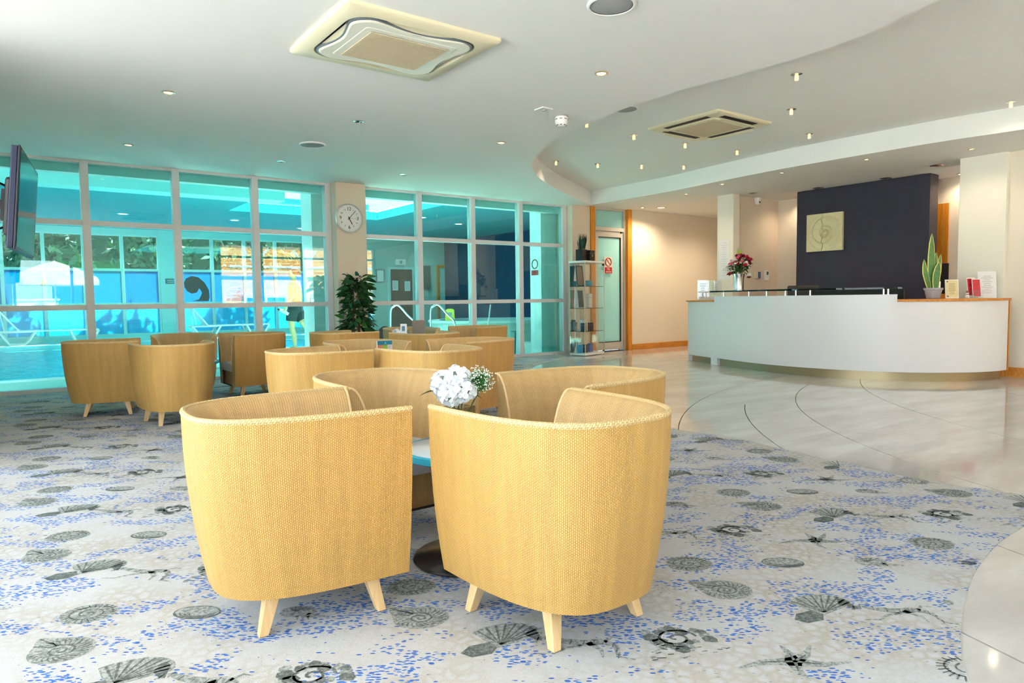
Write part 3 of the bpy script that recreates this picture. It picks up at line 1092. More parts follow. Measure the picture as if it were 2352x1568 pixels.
glazing('window_6', 'far pool windows right of the pier, blue film below', 'y', 22.0, [4.10, 5.06, 6.0, 6.95, 7.9, 8.85], [1.0, 1.955], 0.12, 2.93, 0.085, 0.07, 0.14, CLEARGLASS, PALEFRAME,
        glass_rows=[BLUEFILM2, BLUEFILM, CLEARGLASS])
# comma-shaped cut-out in the film
cm = [(157, 960), (175, 925), (220, 905), (270, 915), (320, 960), (350, 1020), (355, 1080), (345, 1112), (215, 1112), (270, 1095), (290, 1060), (295, 1040), (275, 1005), (255, 1040), (215, 1050), (180, 1030), (160, 995)]
cmw = [(4.21 + (380 + a / 3.565 - 420) * 0.01255, 1.08 + (690 - (380 + b / 3.565)) * 0.0129) for a, b in cm]
mb = MB().prism([(a, b) for a, b in cmw], 0, 0.004).xf(Matrix.Translation((0, 21.985, 0)) @ FACE_MY.to_4x4())
o = part('wave_emblem', mb, mat('dark_emblem', (0.006, 0.035, 0.03), 0.4), None)
tag(o, 'dark comma-shaped wave emblem on the blue window film', 'emblem')

# ------------------------------------------------------------------ wicker tub chairs
CW, CD, CN, CH, CZB, CSW, CSD = 0.309, 0.606, 3.1, 0.659, 0.121, 0.849, 0.907
CSHIFT = 0.30          # the chair's local origin is its centre, the opening faces +y


def plan(w, d, t, n=CN):
    c, s = math.cos(t), math.sin(t)
    return (math.copysign(abs(c) ** (2 / n), c) * w, -abs(s) ** (2 / n) * d)


def make_chair():
    root = thing('tub_chair', 'x', 'chair', group='woven rattan tub chairs')
    NS, NV = 56, 12
    # even arc-length samples of the plan
    raw = [plan(CW, CD, PI * i / 400) for i in range(401)]
    acc = [0]
    for i in range(400):
        acc.append(acc[-1] + math.hypot(raw[i + 1][0] - raw[i][0], raw[i + 1][1] - raw[i][1]))
    L = acc[-1]
    P2 = []
    j = 0
    for i in range(NS + 1):
        s = L * i / NS
        while j < 399 and acc[j + 1] < s:
            j += 1
        t = (s - acc[j]) / max(acc[j + 1] - acc[j], 1e-9)
        P2.append((raw[j][0] + (raw[j + 1][0] - raw[j][0]) * t, raw[j][1] + (raw[j + 1][1] - raw[j][1]) * t))
    nrm = []
    for i in range(NS + 1):
        a, b = P2[max(i - 1, 0)], P2[min(i + 1, NS)]
        dx, dy = b[0] - a[0], b[1] - a[1]
        l = math.hypot(dx, dy)
        nrm.append((-dy / l, dx / l))
    nrm[0], nrm[-1] = (1, 0), (-1, 0)

    def outer_pt(i, v):
        k = 1 - (1 - v) ** 2.1
        sx, sy = CSW + (1 - CSW) * k, CSD + (1 - CSD) * k
        return Vector((P2[i][0] * sx, P2[i][1] * sy + CSHIFT, CZB + (CH - CZB) * v))
    ob = MB()
    ob.uv = []
    for i in range(NS + 1):
        for q in range(NV + 1):
            v = q / NV
            ob.v.append(tuple(outer_pt(i, v)))
            ob.uv.append((L * i / NS, (CH - CZB) * v))
    for i in range(NS):
        for q in range(NV):
            a = i * (NV + 1) + q
            ob.f.append((a, a + 1, a + NV + 2, a + NV + 1))
    ob.mi = [0] * len(ob.f)
    part('shell', ob, WEAVE, root, smooth=True)
    # padded inner lining: thin at the rim, thick at the seat
    zs = 0.30
    ib = MB()
    ib.uv = []
    prof = []
    for q in range(NV + 1):
        u = q / NV
        z = CH - (CH - zs) * (1 - math.cos(u * PI / 2)) if u < 1 else zs
        off = 0.012 + 0.095 * math.sin(u * PI / 2)
        prof.append((off, z))

    def inner_pt(i, off, z):
        v = (z - CZB) / (CH - CZB)
        p = outer_pt(i, v)
        return Vector((p.x - nrm[i][0] * off, p.y - nrm[i][1] * off, z))
    run = 0
    for i in range(NS + 1):
        run = 0
        for q, (off, z) in enumerate(prof):
            if q:
                run += math.hypot(off - prof[q - 1][0], z - prof[q - 1][1])
            ib.v.append(tuple(inner_pt(i, off, z)))
            ib.uv.append((L * 0.82 * i / NS, run))
    for i in range(NS):
        for q in range(NV):
            a = i * (NV + 1) + q
            ib.f.append((a, a + NV + 1, a + NV + 2, a + 1)[::-1])
    # rim top strip joins lining and shell
    o0 = len(ib.v)
    for i in range(NS + 1):
        ib.v.append(tuple(outer_pt(i, 1.0)))
        ib.uv.append((L * i / NS, 0.02))
        ib.v.append(tuple(inner_pt(i, prof[0][0], CH)))
        ib.uv.append((L * i / NS, 0.0))
    for i in range(NS):
        a = o0 + 2 * i
        ib.f.append((a, a + 1, a + 3, a + 2))
    ib.mi = [0] * len(ib.f)
    part('lining', ib, WEAVE_IN, root, smooth=True)
    # flat sail-shaped arm fronts
    for i, sgn in ((0, 1), (NS, -1)):
        fb = MB()
        fb.uv = []
        lp = [tuple(outer_pt(i, q / NV)) for q in range(NV + 1)] + [tuple(inner_pt(i, off, z)) for off, z in prof]
        bx = outer_pt(i, 0.0)
        lp.append((bx.x - sgn * 0.10, bx.y, CZB))
        fb.v = lp
        fb.uv = [(p[0], p[2]) for p in lp]
        f = tuple(range(len(lp)))
        fb.f = [f if sgn < 0 else f[::-1]]
        fb.mi = [0]
        part('arm_front', fb, WEAVE_IN, root)
        part('arm_piping', MB().tube([tuple(inner_pt(i, off - .002, z) + Vector((0, 0.004, 0))) for off, z in prof], 0.005, 6), BEECH, root, smooth=True)
    # braided rim
    rim = MB()
    pts = [outer_pt(i, 1.0) + Vector((-nrm[i][0] * 0.006, -nrm[i][1] * 0.006, -0.002)) for i in range(NS + 1)]
    rim.tube(pts, 0.0095, 8)
    rim.uv = []
    for i in range(NS + 1):
        for jn in range(8):
            rim.uv.append((L * i / NS + jn * 0.004, jn * 0.006))
    part('braided_rim', rim, BRAID, root, smooth=True)
    # base edge, apron, underside, seat
    bot = MB()
    lp = [tuple(outer_pt(i, 0.0)) for i in range(NS + 1)]
    bot.v = lp
    bot.f = [tuple(range(len(lp)))]
    bot.mi = [0]
    part('underside', bot, mat('black_cloth', (0.03, 0.028, 0.025), 0.9), root)
    ap = MB()
    x0 = CW * CSW - 0.02
    ap.add([(-x0, CSHIFT - 0.03, CZB), (x0, CSHIFT - 0.03, CZB), (x0, CSHIFT - 0.03, 0.29), (-x0, CSHIFT - 0.03, 0.29)], [(3, 2, 1, 0)])
    ap.uv = [(-x0, 0), (x0, 0), (x0, .17), (-x0, .17)]
    part('apron', ap, WEAVE_IN, root)
    seat = MB()
    sp = []
    for i in range(0, NS + 1, 2):
        p = inner_pt(i, 0.10, 0.33)
        sp.append((p.x, p.y))
    seat.prism(sp, 0.27, 0.355)
    part('seat_cushion', seat, GREYFAB, root, bevel=0.02)
    # splayed tapered legs
    for lx, ly, tx, ty in ((0.215, -0.081, 0.185, -0.11), (-0.215, -0.081, -0.185, -0.11), (0.173, -0.439, 0.150, -0.40), (-0.173, -0.439, -0.150, -0.40)):
        lb = MB()
        b, t = 0.014, 0.023
        vs = [(lx + dx * b, ly + CSHIFT + dy * b, 0.0) for dx, dy in ((-1, -1), (1, -1), (1, 1), (-1, 1))] + [(tx + dx * t, ty + CSHIFT + dy * t, CZB + 0.01) for dx, dy in ((-1, -1), (1, -1), (1, 1), (-1, 1))]
        lb.add(vs, [(3, 2, 1, 0), (4, 5, 6, 7), (0, 1, 5, 4), (1, 2, 6, 5), (2, 3, 7, 6), (3, 0, 4, 7)])
        part('leg', lb, BEECH, root, bevel=0.002)
    return root


CHAIRS = [
    (1.02, 2.198, -92.8, 'nearest rattan tub chair on the left, its back to the viewer'),
    (1.369, 1.889, 1.3, 'nearest rattan tub chair on the right, its back to the viewer'),
    (1.349, 2.49, 181.3, 'rattan tub chair facing the viewer, behind the white hydrangeas'),
    (1.775, 2.204, 90.6, 'rattan tub chair seen from its open side, beside the stone floor'),
    (1.995, 4.597, -89.0, 'rattan tub chair in the middle cluster, back turned, left one'),
    (2.363, 4.407, 5.0, 'rattan tub chair in the middle cluster, back turned, right one'),
    (2.335, 4.95, 180.0, 'rattan tub chair behind the upright menu card of the middle cluster'),
    (2.86, 4.757, 93.5, 'rightmost rattan tub chair of the middle cluster'),
    (3.203, 7.108, -82.0, 'rattan tub chair below the leafy indoor tree, far cluster'),
    (3.489, 6.443, -0.2, 'rattan tub chair of the far cluster with its back to the viewer'),
    (3.857, 7.12, 170.0, 'rattan tub chair of the far cluster behind the grey table card'),
    (4.484, 7.089, 92.0, 'rightmost rattan tub chair of the far cluster, nearest the display cabinet'),
    (0.984, 7.185, -100.0, 'leftmost rattan tub chair, beside the pool glazing'),
    (1.125, 6.57, 2.0, 'rattan tub chair at the front of the left cluster by the pool'),
    (1.477, 7.689, 174.0, 'rattan tub chair at the back of the left cluster, mostly hidden'),
    (1.862, 7.614, 91.4, 'rightmost rattan tub chair of the left cluster by the pool'),
]
chair0 = make_chair()
for i, (x, y, a, lab) in enumerate(CHAIRS):
    c = chair0 if i == 0 else copy_tree(chair0)
    th = R(a)
    c.location = (x + math.sin(th) * CSHIFT, y - math.cos(th) * CSHIFT, 0.0056)
    c.rotation_euler = (0, 0, th)
    c['label'] = lab


# ------------------------------------------------------------------ low round tables
def make_table():
    t = thing('lounge_table', 'x', 'table', group='round glass lounge tables')
    part('base', MB().lathe([(0.0, 0.0), (0.205, 0.0), (0.21, 0.006), (0.20, 0.014), (0.03, 0.026), (0.0, 0.026)], 40), DARK, t, smooth=True)
    part('pedestal', MB().lathe([(0.028, 0.02), (0.028, 0.40), (0.09, 0.412), (0.09, 0.418), (0.0, 0.418)], 20), DARK, t, smooth=True)
    part('top', MB().lathe([(0.0, 0.418), (0.238, 0.418), (0.242, 0.422), (0.242, 0.428), (0.236, 0.432), (0.0, 0.432)], 48), mat('satin_glass_top', (0.60, 0.66, 0.70), 0.18, spec=0.6), t, smooth=True)
    part('glass_edge', MB().lathe([(0.238, 0.405), (0.246, 0.409), (0.246, 0.431), (0.238, 0.4335), (0.228, 0.4335)], 48, cap=False), mat('cyan_glass_edge', (0.02, 0.42, 0.60), 0.15), t, smooth=True)
    part('top_underlay', MB().lathe([(0.0, 0.400), (0.20, 0.400), (0.21, 0.4175), (0.0, 0.4175)], 40), mat('dark_underlay', (0.03, 0.03, 0.035), 0.4), t, smooth=True)
    return t


TABLES = [(1.395, 2.195, 'round glass table under the white hydrangeas, between the nearest chairs'), (2.43, 4.68, 'round glass table holding the colourful menu card, middle cluster'),
          (3.71, 6.87, 'round glass table of the far cluster, below the grey card'), (1.42, 7.13, 'round glass table hidden among the left chairs by the pool')]
t0 = make_table()
for i, (x, y, lab) in enumerate(TABLES):
    t = t0 if i == 0 else copy_tree(t0)
    t.location = (x, y, 0.0056)
    t['label'] = lab
TT = 0.4385


# ------------------------------------------------------------------ flowers
PETAL = mat('white_petal', (0.88, 0.90, 0.92), 0.6)
PETALB = mat('white_bud', (0.85, 0.88, 0.82), 0.6)


def petal_mesh():
    mb = MB()
    pts = [(0, 0, 0), (0.009, 0.008, 0.002), (0.012, 0.018, 0.004), (0.007, 0.026, 0.002), (0, 0.028, -0.001), (-0.007, 0.026, 0.002), (-0.012, 0.018, 0.004), (-0.009, 0.008, 0.002), (0, 0.015, -0.001)]
    mb.add(pts, [(0, 1, 8), (1, 2, 8), (2, 3, 8), (3, 4, 8), (4, 5, 8), (5, 6, 8), (6, 7, 8), (7, 0, 8)])
    return mb.v, mb.f


def hydrangea_head(c, r, n, rnd, flat=0.8):
    """a ball of four-petalled florets"""
    mb = MB()
    pv, pf = petal_mesh()
    for k in range(n):
        ph = math.acos(1 - 2 * (k + .5) / n)
        th = PI * (1 + 5 ** .5) * k
        nv = Vector((math.sin(ph) * math.cos(th), math.sin(ph) * math.sin(th), math.cos(ph)))
        p = Vector(c) + Vector((nv.x * r, nv.y * r, nv.z * r * flat)) * rnd.uniform(.88, 1.08)
        q = nv.to_track_quat('Z', 'Y')
        spin = rnd.random() * 2
        for m in range(4):
            a = spin + m * PI / 2
            rt = q @ (Matrix.Rotation(a, 3, 'Z') @ Matrix.Rotation(R(rnd.uniform(8, 28)), 3, 'X')).to_quaternion()
            sc = rnd.uniform(0.85, 1.15)
            mb.add([p + rt @ (Vector(x) * sc) for x in pv], pf)
    return mb


def sprig(c, r, n, rnd, base):
    """airy tuft of tiny buds on fine stems; returns (green, buds)"""
    g, b = MB(), MB()
    for k in range(n):
        d = Vector((rnd.gauss(0, 1), rnd.gauss(0, 1), rnd.gauss(0.2, 1))).normalized()
        p = Vector(c) + d * r * rnd.uniform(.45, 1.05)
        m = Vector(base).lerp(p, 0.6) + Vector((rnd.uniform(-.006, .006), rnd.uniform(-.006, .006), 0))
        g.tube([Vector(c) - Vector((0, 0, r * .5)), m * 0.4 + Vector(c) * 0.6, p], 0.0011, 3)
        s = rnd.uniform(.0022, .004)
        b.lathe([(0, -s), (s, 0), (0, s)], 5, tuple(p))
        if k % 2 == 0:
            e = p + Vector((rnd.uniform(-.012, .012), rnd.uniform(-.012, .012), rnd.uniform(-.004, .012)))
            b.lathe([(0, -s), (s, 0), (0, s)], 5, tuple(e))
        if k % 3 == 0:
            w = d.cross(Vector((0, 0, 1))) * 0.005
            g.add([p - d * .02 - w, p - d * .02 + w, p - d * .004], [(0, 1, 2)])
    return g, b


def leaf_mesh(l=0.1, w=0.03, droop=0.015, seg=5):
    mb = MB()
    vs, fs = [], []
    for i in range(seg + 1):
        t = i / seg
        ww = w * (math.sin(PI * t ** 0.8) ** 0.8) / 2 if 0 < t < 1 else 0.0006
        z = -droop * t * t
        vs += [(-ww, l * t, z + ww * .35), (0, l * t, z), (ww, l * t, z + ww * .35)]
    for i in range(seg):
        a = i * 3
        fs += [(a, a + 1, a + 4, a + 3), (a + 1, a + 2, a + 5, a + 4)]
    mb.add(vs, fs)
    return mb


rnd = random.Random(3)
# near arrangement: hydrangeas and gypsophila in a square glass vase
vx, vy = 1.45, 2.325
arr = thing('flower_vase', 'square grey glass vase holding white hydrangeas and fine gypsophila', 'vase', (vx, vy, TT))
s = 0.048
vz = MB().box(-s, s, -s, s, 0, 0.012)
for (x0, x1, y0, y1) in ((-s, -s + .005, -s, s), (s - .005, s, -s, s), (-s + .005, s - .005, -s, -s + .005), (-s + .005, s - .005, s - .005, s)):
    vz.box(x0, x1, y0, y1, 0.012, 0.135)
part('vase', vz, VASEGLASS, arr, rot=(0, 0, R(12)))
part('water', MB().box(-.042, .042, -.042, .042, 0.013, 0.06), glass_mat('vase_water', (0.93, 0.96, 0.95), 0.03), arr, rot=(0, 0, R(12)))
L2 = Vector((-rt0.x, -rt0.y, 0))       # towards the left of the picture
for k, (off, zz, r) in enumerate(((0.055, 0.225, 0.047), (0.005, 0.245, 0.048), (-0.02, 0.20, 0.043), (0.03, 0.185, 0.044))):
    c = L2 * off + Vector((-fw0.x, -fw0.y, 0)) * (0.02 if k > 1 else -0.01)
    part('hydrangea', hydrangea_head((c.x, c.y, zz), r, 26, rnd), PETAL, arr)
    part('stem', MB().tube([(0.005 * k, 0, 0.02), (c.x * .4, c.y * .4, 0.11), (c.x, c.y, zz - .01)], 0.0035, 6), STEM, arr, smooth=True)
c = L2 * -0.085
g, b = sprig((c.x, c.y, 0.235), 0.060, 260, rnd, (0, 0, 0.08))
part('gypsophila_stalks', g, LEAF2, arr)
part('gypsophila_buds', b, PETALB, arr)
part('stem', MB().tube([(0, 0, 0.02), (c.x * .5, c.y * .5, 0.12), (c.x, c.y, 0.2)], 0.003, 6), STEM, arr, smooth=True)
lf = leaf_mesh(0.075, 0.028, 0.03)
for k, (off, zz, az) in enumerate(((0.085, 0.195, 0.0), (0.02, 0.19, 1.4), (-0.02, 0.185, 3.0))):
    c = L2 * off
    part('leaf', lf, LEAF, arr, loc=(c.x, c.y, zz), rot=(0.1, 0, math.atan2(L2.y, L2.x) - PI / 2 + az))

# far arrangement
a3 = thing('flower_bowl', 'small bowl of white flowers and green sprigs on the far table', 'flowers', (3.62, 6.975, TT))
part('bowl', MB().lathe([(0.0, 0), (0.035, 0), (0.06, 0.05), (0.058, 0.10), (0.05, 0.10), (0.0, 0.09)], 20), WHITE, a3, smooth=True)
part('flower_head', hydrangea_head((-0.05, 0.03, 0.19), 0.05, 22, rnd), PETAL, a3)
part('flower_head', hydrangea_head((0.0, 0.02, 0.16), 0.045, 20, rnd), PETAL, a3)
g, b = sprig((0.035, -0.03, 0.19), 0.06, 110, rnd, (0, 0, 0.08))
part('sprig_stalks', g, LEAF2, a3)
part('sprig_buds', b, PETALB, a3)

# ---- cards on the tables
CAM_ROT = math.atan2(rt0.y, rt0.x)     # turns local -y towards the viewer


def stand_card(name, label, cat, loc, w, h, mat_front, tilt=0.0, rz=0.0, thick=0.004):
    t = thing(name, label, cat, loc, CAM_ROT + rz)
    part('sheet', MB().box(-w / 2, w / 2, -thick / 2, thick / 2, 0.0, h), mat_front, t, rot=(tilt, 0, 0))
    return t


menu = stand_card('menu_card', 'menu card with teal heading and food photos, middle table', 'card', (2.335, 4.81, TT), 0.118, 0.255, PAPER, rz=R(20))
part('heading', MB().box(-.055, .059, -.0035, -.002, 0.223, 0.254), mat('teal_print', (0.0, 0.14, 0.20), 0.5), menu)
part('photo_tomato', MB().box(-.055, -.016, -.0035, -.002, 0.13, 0.223), mat('red_print', (0.42, 0.13, 0.09), 0.5, noise=0.6, nscale=45), menu)
part('photo_salad', MB().box(-.016, .023, -.0035, -.002, 0.13, 0.223), mat('green_print', (0.20, 0.34, 0.03), 0.5, noise=0.5, nscale=60), menu)
part('photo_bread', MB().box(.023, .059, -.0035, -.002, 0.13, 0.223), mat('mauve_print', (0.50, 0.40, 0.42), 0.5, noise=0.5, nscale=45), menu)
mb = MB()
mb.add([(0.000, -.0038, 0.230), (0.014, -.0038, 0.230), (0.007, -.0038, 0.248)], [(0, 1, 2)])
part('emblem', mb, mat('pale_teal_print', (0.10, 0.42, 0.46), 0.5), menu)
stand_card('table_card', 'plain taupe card standing upright on the far table', 'card', (3.80, 6.93, TT), 0.15, 0.335, mat('taupe_card', (0.20, 0.18, 0.15), 0.6, noise=0.1, nscale=30), rz=R(15))
lt = stand_card('leaflet', 'small white leaflet with a blue picture beside far flowers', 'leaflet', (3.575, 6.87, TT), 0.075, 0.30, PAPER, rz=R(-10))
part('picture', MB().box(-.02, .015, -.0035, -.002, 0.22, 0.275), mat('blue_print', (0.08, 0.22, 0.36), 0.5), lt)

# ------------------------------------------------------------------ indoor tree at the clock pillar
tree = thing('indoor_tree', 'bushy dark green indoor tree in front of the clock pillar', 'plant', (3.87, 8.80, 0.0056))
part('pot', MB().lathe([(0, 0), (0.12, 0), (0.155, 0.30), (0.165, 0.32), (0.15, 0.33), (0.14, 0.30), (0, 0.29)], 28), mat('black_pot', (0.03, 0.03, 0.03), 0.4), tree, smooth=True)
for k in range(3):
    a = k * 2.1
    part('trunk', MB().tube([(0.03 * math.cos(a), 0.03 * math.sin(a), 0.28), (0.05 * math.cos(a + .5), 0.05 * math.sin(a + .5), 0.7), (0.03 * math.cos(a + 1), 0.03 * math.sin(a + 1), 1.25)], [0.014, 0.011, 0.006], 8), BARK, tree, smooth=True)
LM = [leaf_mesh(0.125, 0.058, 0.03).mesh('leaf', LEAF, True), leaf_mesh(0.115, 0.05, 0.015).mesh('leaf', LEAF, True), leaf_mesh(0.115, 0.052, 0.025).mesh('leaf', LEAF2, True)]
rl = random.Random(12)
for k in range(298):
    z = 0.50 + 0.84 * (k / 297)
    taper = 1.0 - 0.30 * max(0, (z - 0.55)) / 0.8
    rr = (0.185 * taper) * math.sqrt(rl.uniform(0.1, 1.0))
    th = rl.random() * 2 * PI
    o = link('leaf', LM[0 if rl.random() < .5 else (1 if rl.random() < .65 else 2)], tree, (rr * math.cos(th), rr * math.sin(th), z),
             (rl.uniform(-0.9, 0.7), rl.uniform(-.9, .9), th - PI / 2 + rl.uniform(-.7, .7)))
    s = rl.uniform(1.0, 1.45)
    o.scale = (s, s, s)

# ------------------------------------------------------------------ wall clock
clock = thing('wall_clock', 'round white wall clock with black numerals on the pillar', 'clock', (3.945, 9.17, 2.165))
FM = FACE_MY.to_4x4()
part('case', MB().lathe([(0.0, 0.0), (0.198, 0.0), (0.207, 0.012), (0.205, 0.034), (0.196, 0.04), (0.188, 0.033), (0.186, 0.022)], 56, cap=False).xf(FM), mat('silver_rim', (0.72, 0.71, 0.70), 0.3, 0.5), clock, smooth=True)
part('dial', MB().lathe([(0.0, 0.022), (0.187, 0.022), (0.187, 0.018), (0.0, 0.018)], 56).xf(FM), mat('dial_white', (0.85, 0.84, 0.82), 0.5), clock)
for hh in range(1, 13):
    a = PI / 2 - hh * PI / 6
    big = hh % 3 == 0
    tm = text_mb(str(hh), 0.068 if big else 0.034).xf(Matrix.Translation((0.128 * math.cos(a), 0.128 * math.sin(a), 0.0235)))
    part('numeral', tm.xf(FM), BLACK, clock)
tk = MB()
for q in range(60):
    a = q * PI / 30
    r0 = 0.166 if q % 5 == 0 else 0.171
    tk.obox((0.5 * (r0 + 0.175) * math.cos(a), 0.5 * (r0 + 0.175) * math.sin(a), 0.0235), (0.175 - r0, 0.0035 if q % 5 == 0 else 0.0015, 0.0015), Matrix.Rotation(a, 3, 'Z'))
part('minute_marks', tk.xf(FM), BLACK, clock)


def hand(name, ang, l, tail, w, z):
    a = PI / 2 - ang
    mb = MB().obox(((l - tail) / 2 * math.cos(a), (l - tail) / 2 * math.sin(a), z), (l + tail, w, 0.002), Matrix.Rotation(a, 3, 'Z'))
    part(name, mb.xf(FM), BLACK, clock)


hand('hour_hand', R(5 * 30 + 3.5), 0.095, 0.025, 0.010, 0.027)
hand('minute_hand', R(42), 0.145, 0.03, 0.007, 0.030)
hand('second_hand', R(92), 0.13, 0.02, 0.0018, 0.032)
part('hub', MB().lathe([(0, 0.024), (0.009, 0.024), (0.009, 0.034), (0, 0.034)], 14).xf(FM), BLACK, clock)

# ------------------------------------------------------------------ television
tv = thing('television', 'flat black television angled from the left wall', 'television', (0.14, 5.66, 1.655))
tv.rotation_euler = (0, R(5), R(-6.5))
NAVYTV = mat('tv_bezel', (0.006, 0.010, 0.045), 0.4)
part('housing', MB().box(-0.035, 0.0, -0.525, 0.525, -0.31, 0.31), NAVYTV, tv, bevel=0.006)
part('bezel', MB().box(0.0, 0.012, -0.53, 0.53, -0.315, 0.315), mat('tv_edge', (0.015, 0.016, 0.03), 0.4), tv, bevel=0.004)
part('screen', MB().box(0.0125, 0.0145, -0.512, 0.512, -0.297, 0.297), mat('tv_screen', (0.004, 0.010, 0.012), 0.10, spec=0.08), tv)
part('rear_housing', MB().box(-0.085, -0.035, -0.30, 0.30, -0.22, 0.15), BLACK, tv, bevel=0.02)
part('bracket', MB().box(-0.13, -0.085, -0.05, 0.05, -0.1, 0.1).box(-0.55, -0.10, -0.02, 0.02, -0.03, 0.03), BLACK, tv)
part('cable', MB().tube([(-0.09, -0.2, 0.1), (-0.16, -0.32, 0.12), (-0.17, -0.38, -0.05), (-0.12, -0.33, -0.2), (-0.085, -0.2, -0.16)], 0.008, 8), BLACK, tv, smooth=True)

# ------------------------------------------------------------------ reception desk
desk_pts = catmull([(8.66, 7.02, 0), (8.50, 6.76, 0), (8.29, 6.19, 0), (8.06, 5.55, 0), (7.95, 4.94, 0), (7.97, 4.40, 0), (8.09, 3.88, 0), (8.27, 3.55, 0), (8.50, 3.29, 0), (8.80, 3.08, 0), (9.12, 2.965, 0), (9.34, 2.94, 0)], 8)
DP = [Vector((p.x, p.y)) for p in desk_pts]


def desk_normals(P):
    out = []
    for i in range(len(P)):
        d = P[min(i + 1, len(P) - 1)] - P[max(i - 1, 0)]
        d.normalize()
        out.append(Vector((-d.y, d.x)))      # points inwards (towards the staff side)
    return out


DN = desk_normals(DP)
if DN[30].x < 0:
    DN = [-n for n in DN]


def swept(i0, i1, o0, o1, z0, z1, uvs=False):
    """solid strip that follows the desk front between two inward offsets"""
    mb = MB()
    vs = []
    idx = list(range(i0, i1 + 1))
    for i in idx:
        a, b = DP[i] + DN[i] * o0, DP[i] + DN[i] * o1
        vs += [(a.x, a.y, z0), (a.x, a.y, z1), (b.x, b.y, z1), (b.x, b.y, z0)]
    fs = []
    for k in range(len(idx) - 1):
        a = 4 * k
        for q in range(4):
            fs.append((a + q, a + (q + 1) % 4, a + 4 + (q + 1) % 4, a + 4 + q))
    e = 4 * (len(idx) - 1)
    fs += [(3, 2, 1, 0), (e, e + 1, e + 2, e + 3)]
    return mb.add(vs, fs)


def idx_near(x, y):
    return min(range(len(DP)), key=lambda i: (DP[i] - Vector((x, y))).length)


iA = idx_near(8.34, 6.30)      # where the raised part begins
iB = idx_near(8.20, 3.68)      # where it steps down to the oak top
last = len(DP) - 1
desk = thing('reception_desk', 'long curved white reception desk with oak ends and bronze plinth', 'reception desk', (0, 0, 0))
DESKW = mat('desk_laminate', (0.81, 0.81, 0.825), 0.28, noise=0.015, nscale=1.0)
part('front_panel', swept(iA, last, 0.0, 0.04, 0.105, 0.915), DESKW, desk, smooth=True)
part('raised_panel', swept(iA, iB, 0.0, 0.045, 0.915, 0.985), DESKW, desk, smooth=True)
part('end_panel', swept(0, iA, 0.0, 0.04, 0.10, 0.925), DESKW, desk, smooth=True)
part('ledge', swept(iA, iB, -0.012, 0.22, 0.985, 1.0), DESKW, desk, smooth=True)
part('oak_top', swept(iB, last, -0.03, 0.42, 0.915, 0.942), OAKH, desk, smooth=True)
part('oak_end_top', swept(0, iA, -0.03, 0.40, 0.925, 0.945), OAKH, desk, smooth=True)
BRONZE = mat('bronze_plinth', (0.42, 0.34, 0.20), 0.35, 0.75)
part('plinth', swept(iA + 1, last - 2, 0.05, 0.08, 0.0, 0.105), BRONZE, desk, smooth=True)
part('end_plinth', swept(1, iA - 1, 0.07, 0.09, 0.0, 0.10), BRONZE, desk, smooth=True)
for i in (0, iA - 1):
    part('foot', swept(i, i + 2, 0.005, 0.06, 0.0, 0.105), DESKW, desk)
part('end_edge', swept(last - 1, last, -0.004, 0.05, 0.105, 0.915).xf(Matrix.Translation((0.035, -0.004, 0))), OAK, desk)
part('worktop', swept(iA, iB, 0.22, 0.80, 0.70, 0.73), OAKH, desk, smooth=True)
part('inner_carcass', swept(iA, last - 4, 0.04, 0.06, 0.11, 0.90), mat('carcass_dark', (0.05, 0.045, 0.04), 0.7), desk)
# glass shelf on steel posts
shelf = thing('glass_shelf', 'green-edged glass shelf on short steel posts along the desk', 'shelf', (0, 0, 0))
part('glass', swept(iA - 1, iB + 1, -0.02, 0.26, 1.062, 1.082), GREENGLASS, shelf)
iposts = [iA + 2, iA + 7, iA + 13, iA + 17, iA + 18, iA + 22, iB - 3, iB - 2]
for k, i in enumerate(iposts):
    p = DP[i] + DN[i] * (0.05 if k not in (1, 4) else 0.17)
    part('post', MB().lathe([(0, 0), (0.011, 0), (0.011, 0.062), (0, 0.062)], 12, (p.x, p.y, 1.0)), CHROME, shelf, smooth=True)

# ---- things on the desk
DT = 0.9435


def lines_mb(w, h, n, y, top, seed=1, mrg=0.15):
    r_ = random.Random(seed)
    mb = MB()
    for i in range(n):
        z = top - (i + 1) * h / (n + 1)
        ww = w * (1 - 2 * mrg) * r_.uniform(.55, 1.0)
        mb.box(-ww / 2, ww / 2, y - .0006, y, z - h / (n * 5), z + h / (n * 5))
    return mb


# acrylic leaflet stand on the oak end
st = thing('acrylic_sign_stand', 'clear acrylic stand with white notices at the left end of the desk', 'sign holder', (8.60, 6.57, 0.946), CAM_ROT)
part('sheet', MB().box(-0.175, -0.02, -0.012, -0.008, 0.004, 0.30), PAPER, st)
part('sheet', MB().box(-0.01, 0.175, 0.004, 0.008, 0.004, 0.285), PAPER, st)
part('cover', MB().box(-0.185, 0.185, -0.02, -0.016, 0.0, 0.305), CLEARGLASS, st)
part('print', lines_mb(0.14, 0.16, 4, -0.0125, 0.28, 2).xf(Matrix.Translation((-0.1, 0, 0))), INK, st)
part('print', lines_mb(0.16, 0.2, 7, 0.0035, 0.27, 3).xf(Matrix.Translation((0.085, 0, 0))), mat('faint_print', (0.55, 0.55, 0.58), 0.8), st)
mb = MB().tube([(0.028 * math.cos(a) - 0.1, -0.0135, 0.075 + 0.028 * math.sin(a)) for a in [2 * PI * i / 20 for i in range(20)]], 0.002, 5, closed=True)
mb.obox((-0.1, -0.0135, 0.075), (0.05, 0.001, 0.004), Matrix.Rotation(R(45), 3, 'Y'))
part('no_smoking_ring', mb, INK, st)

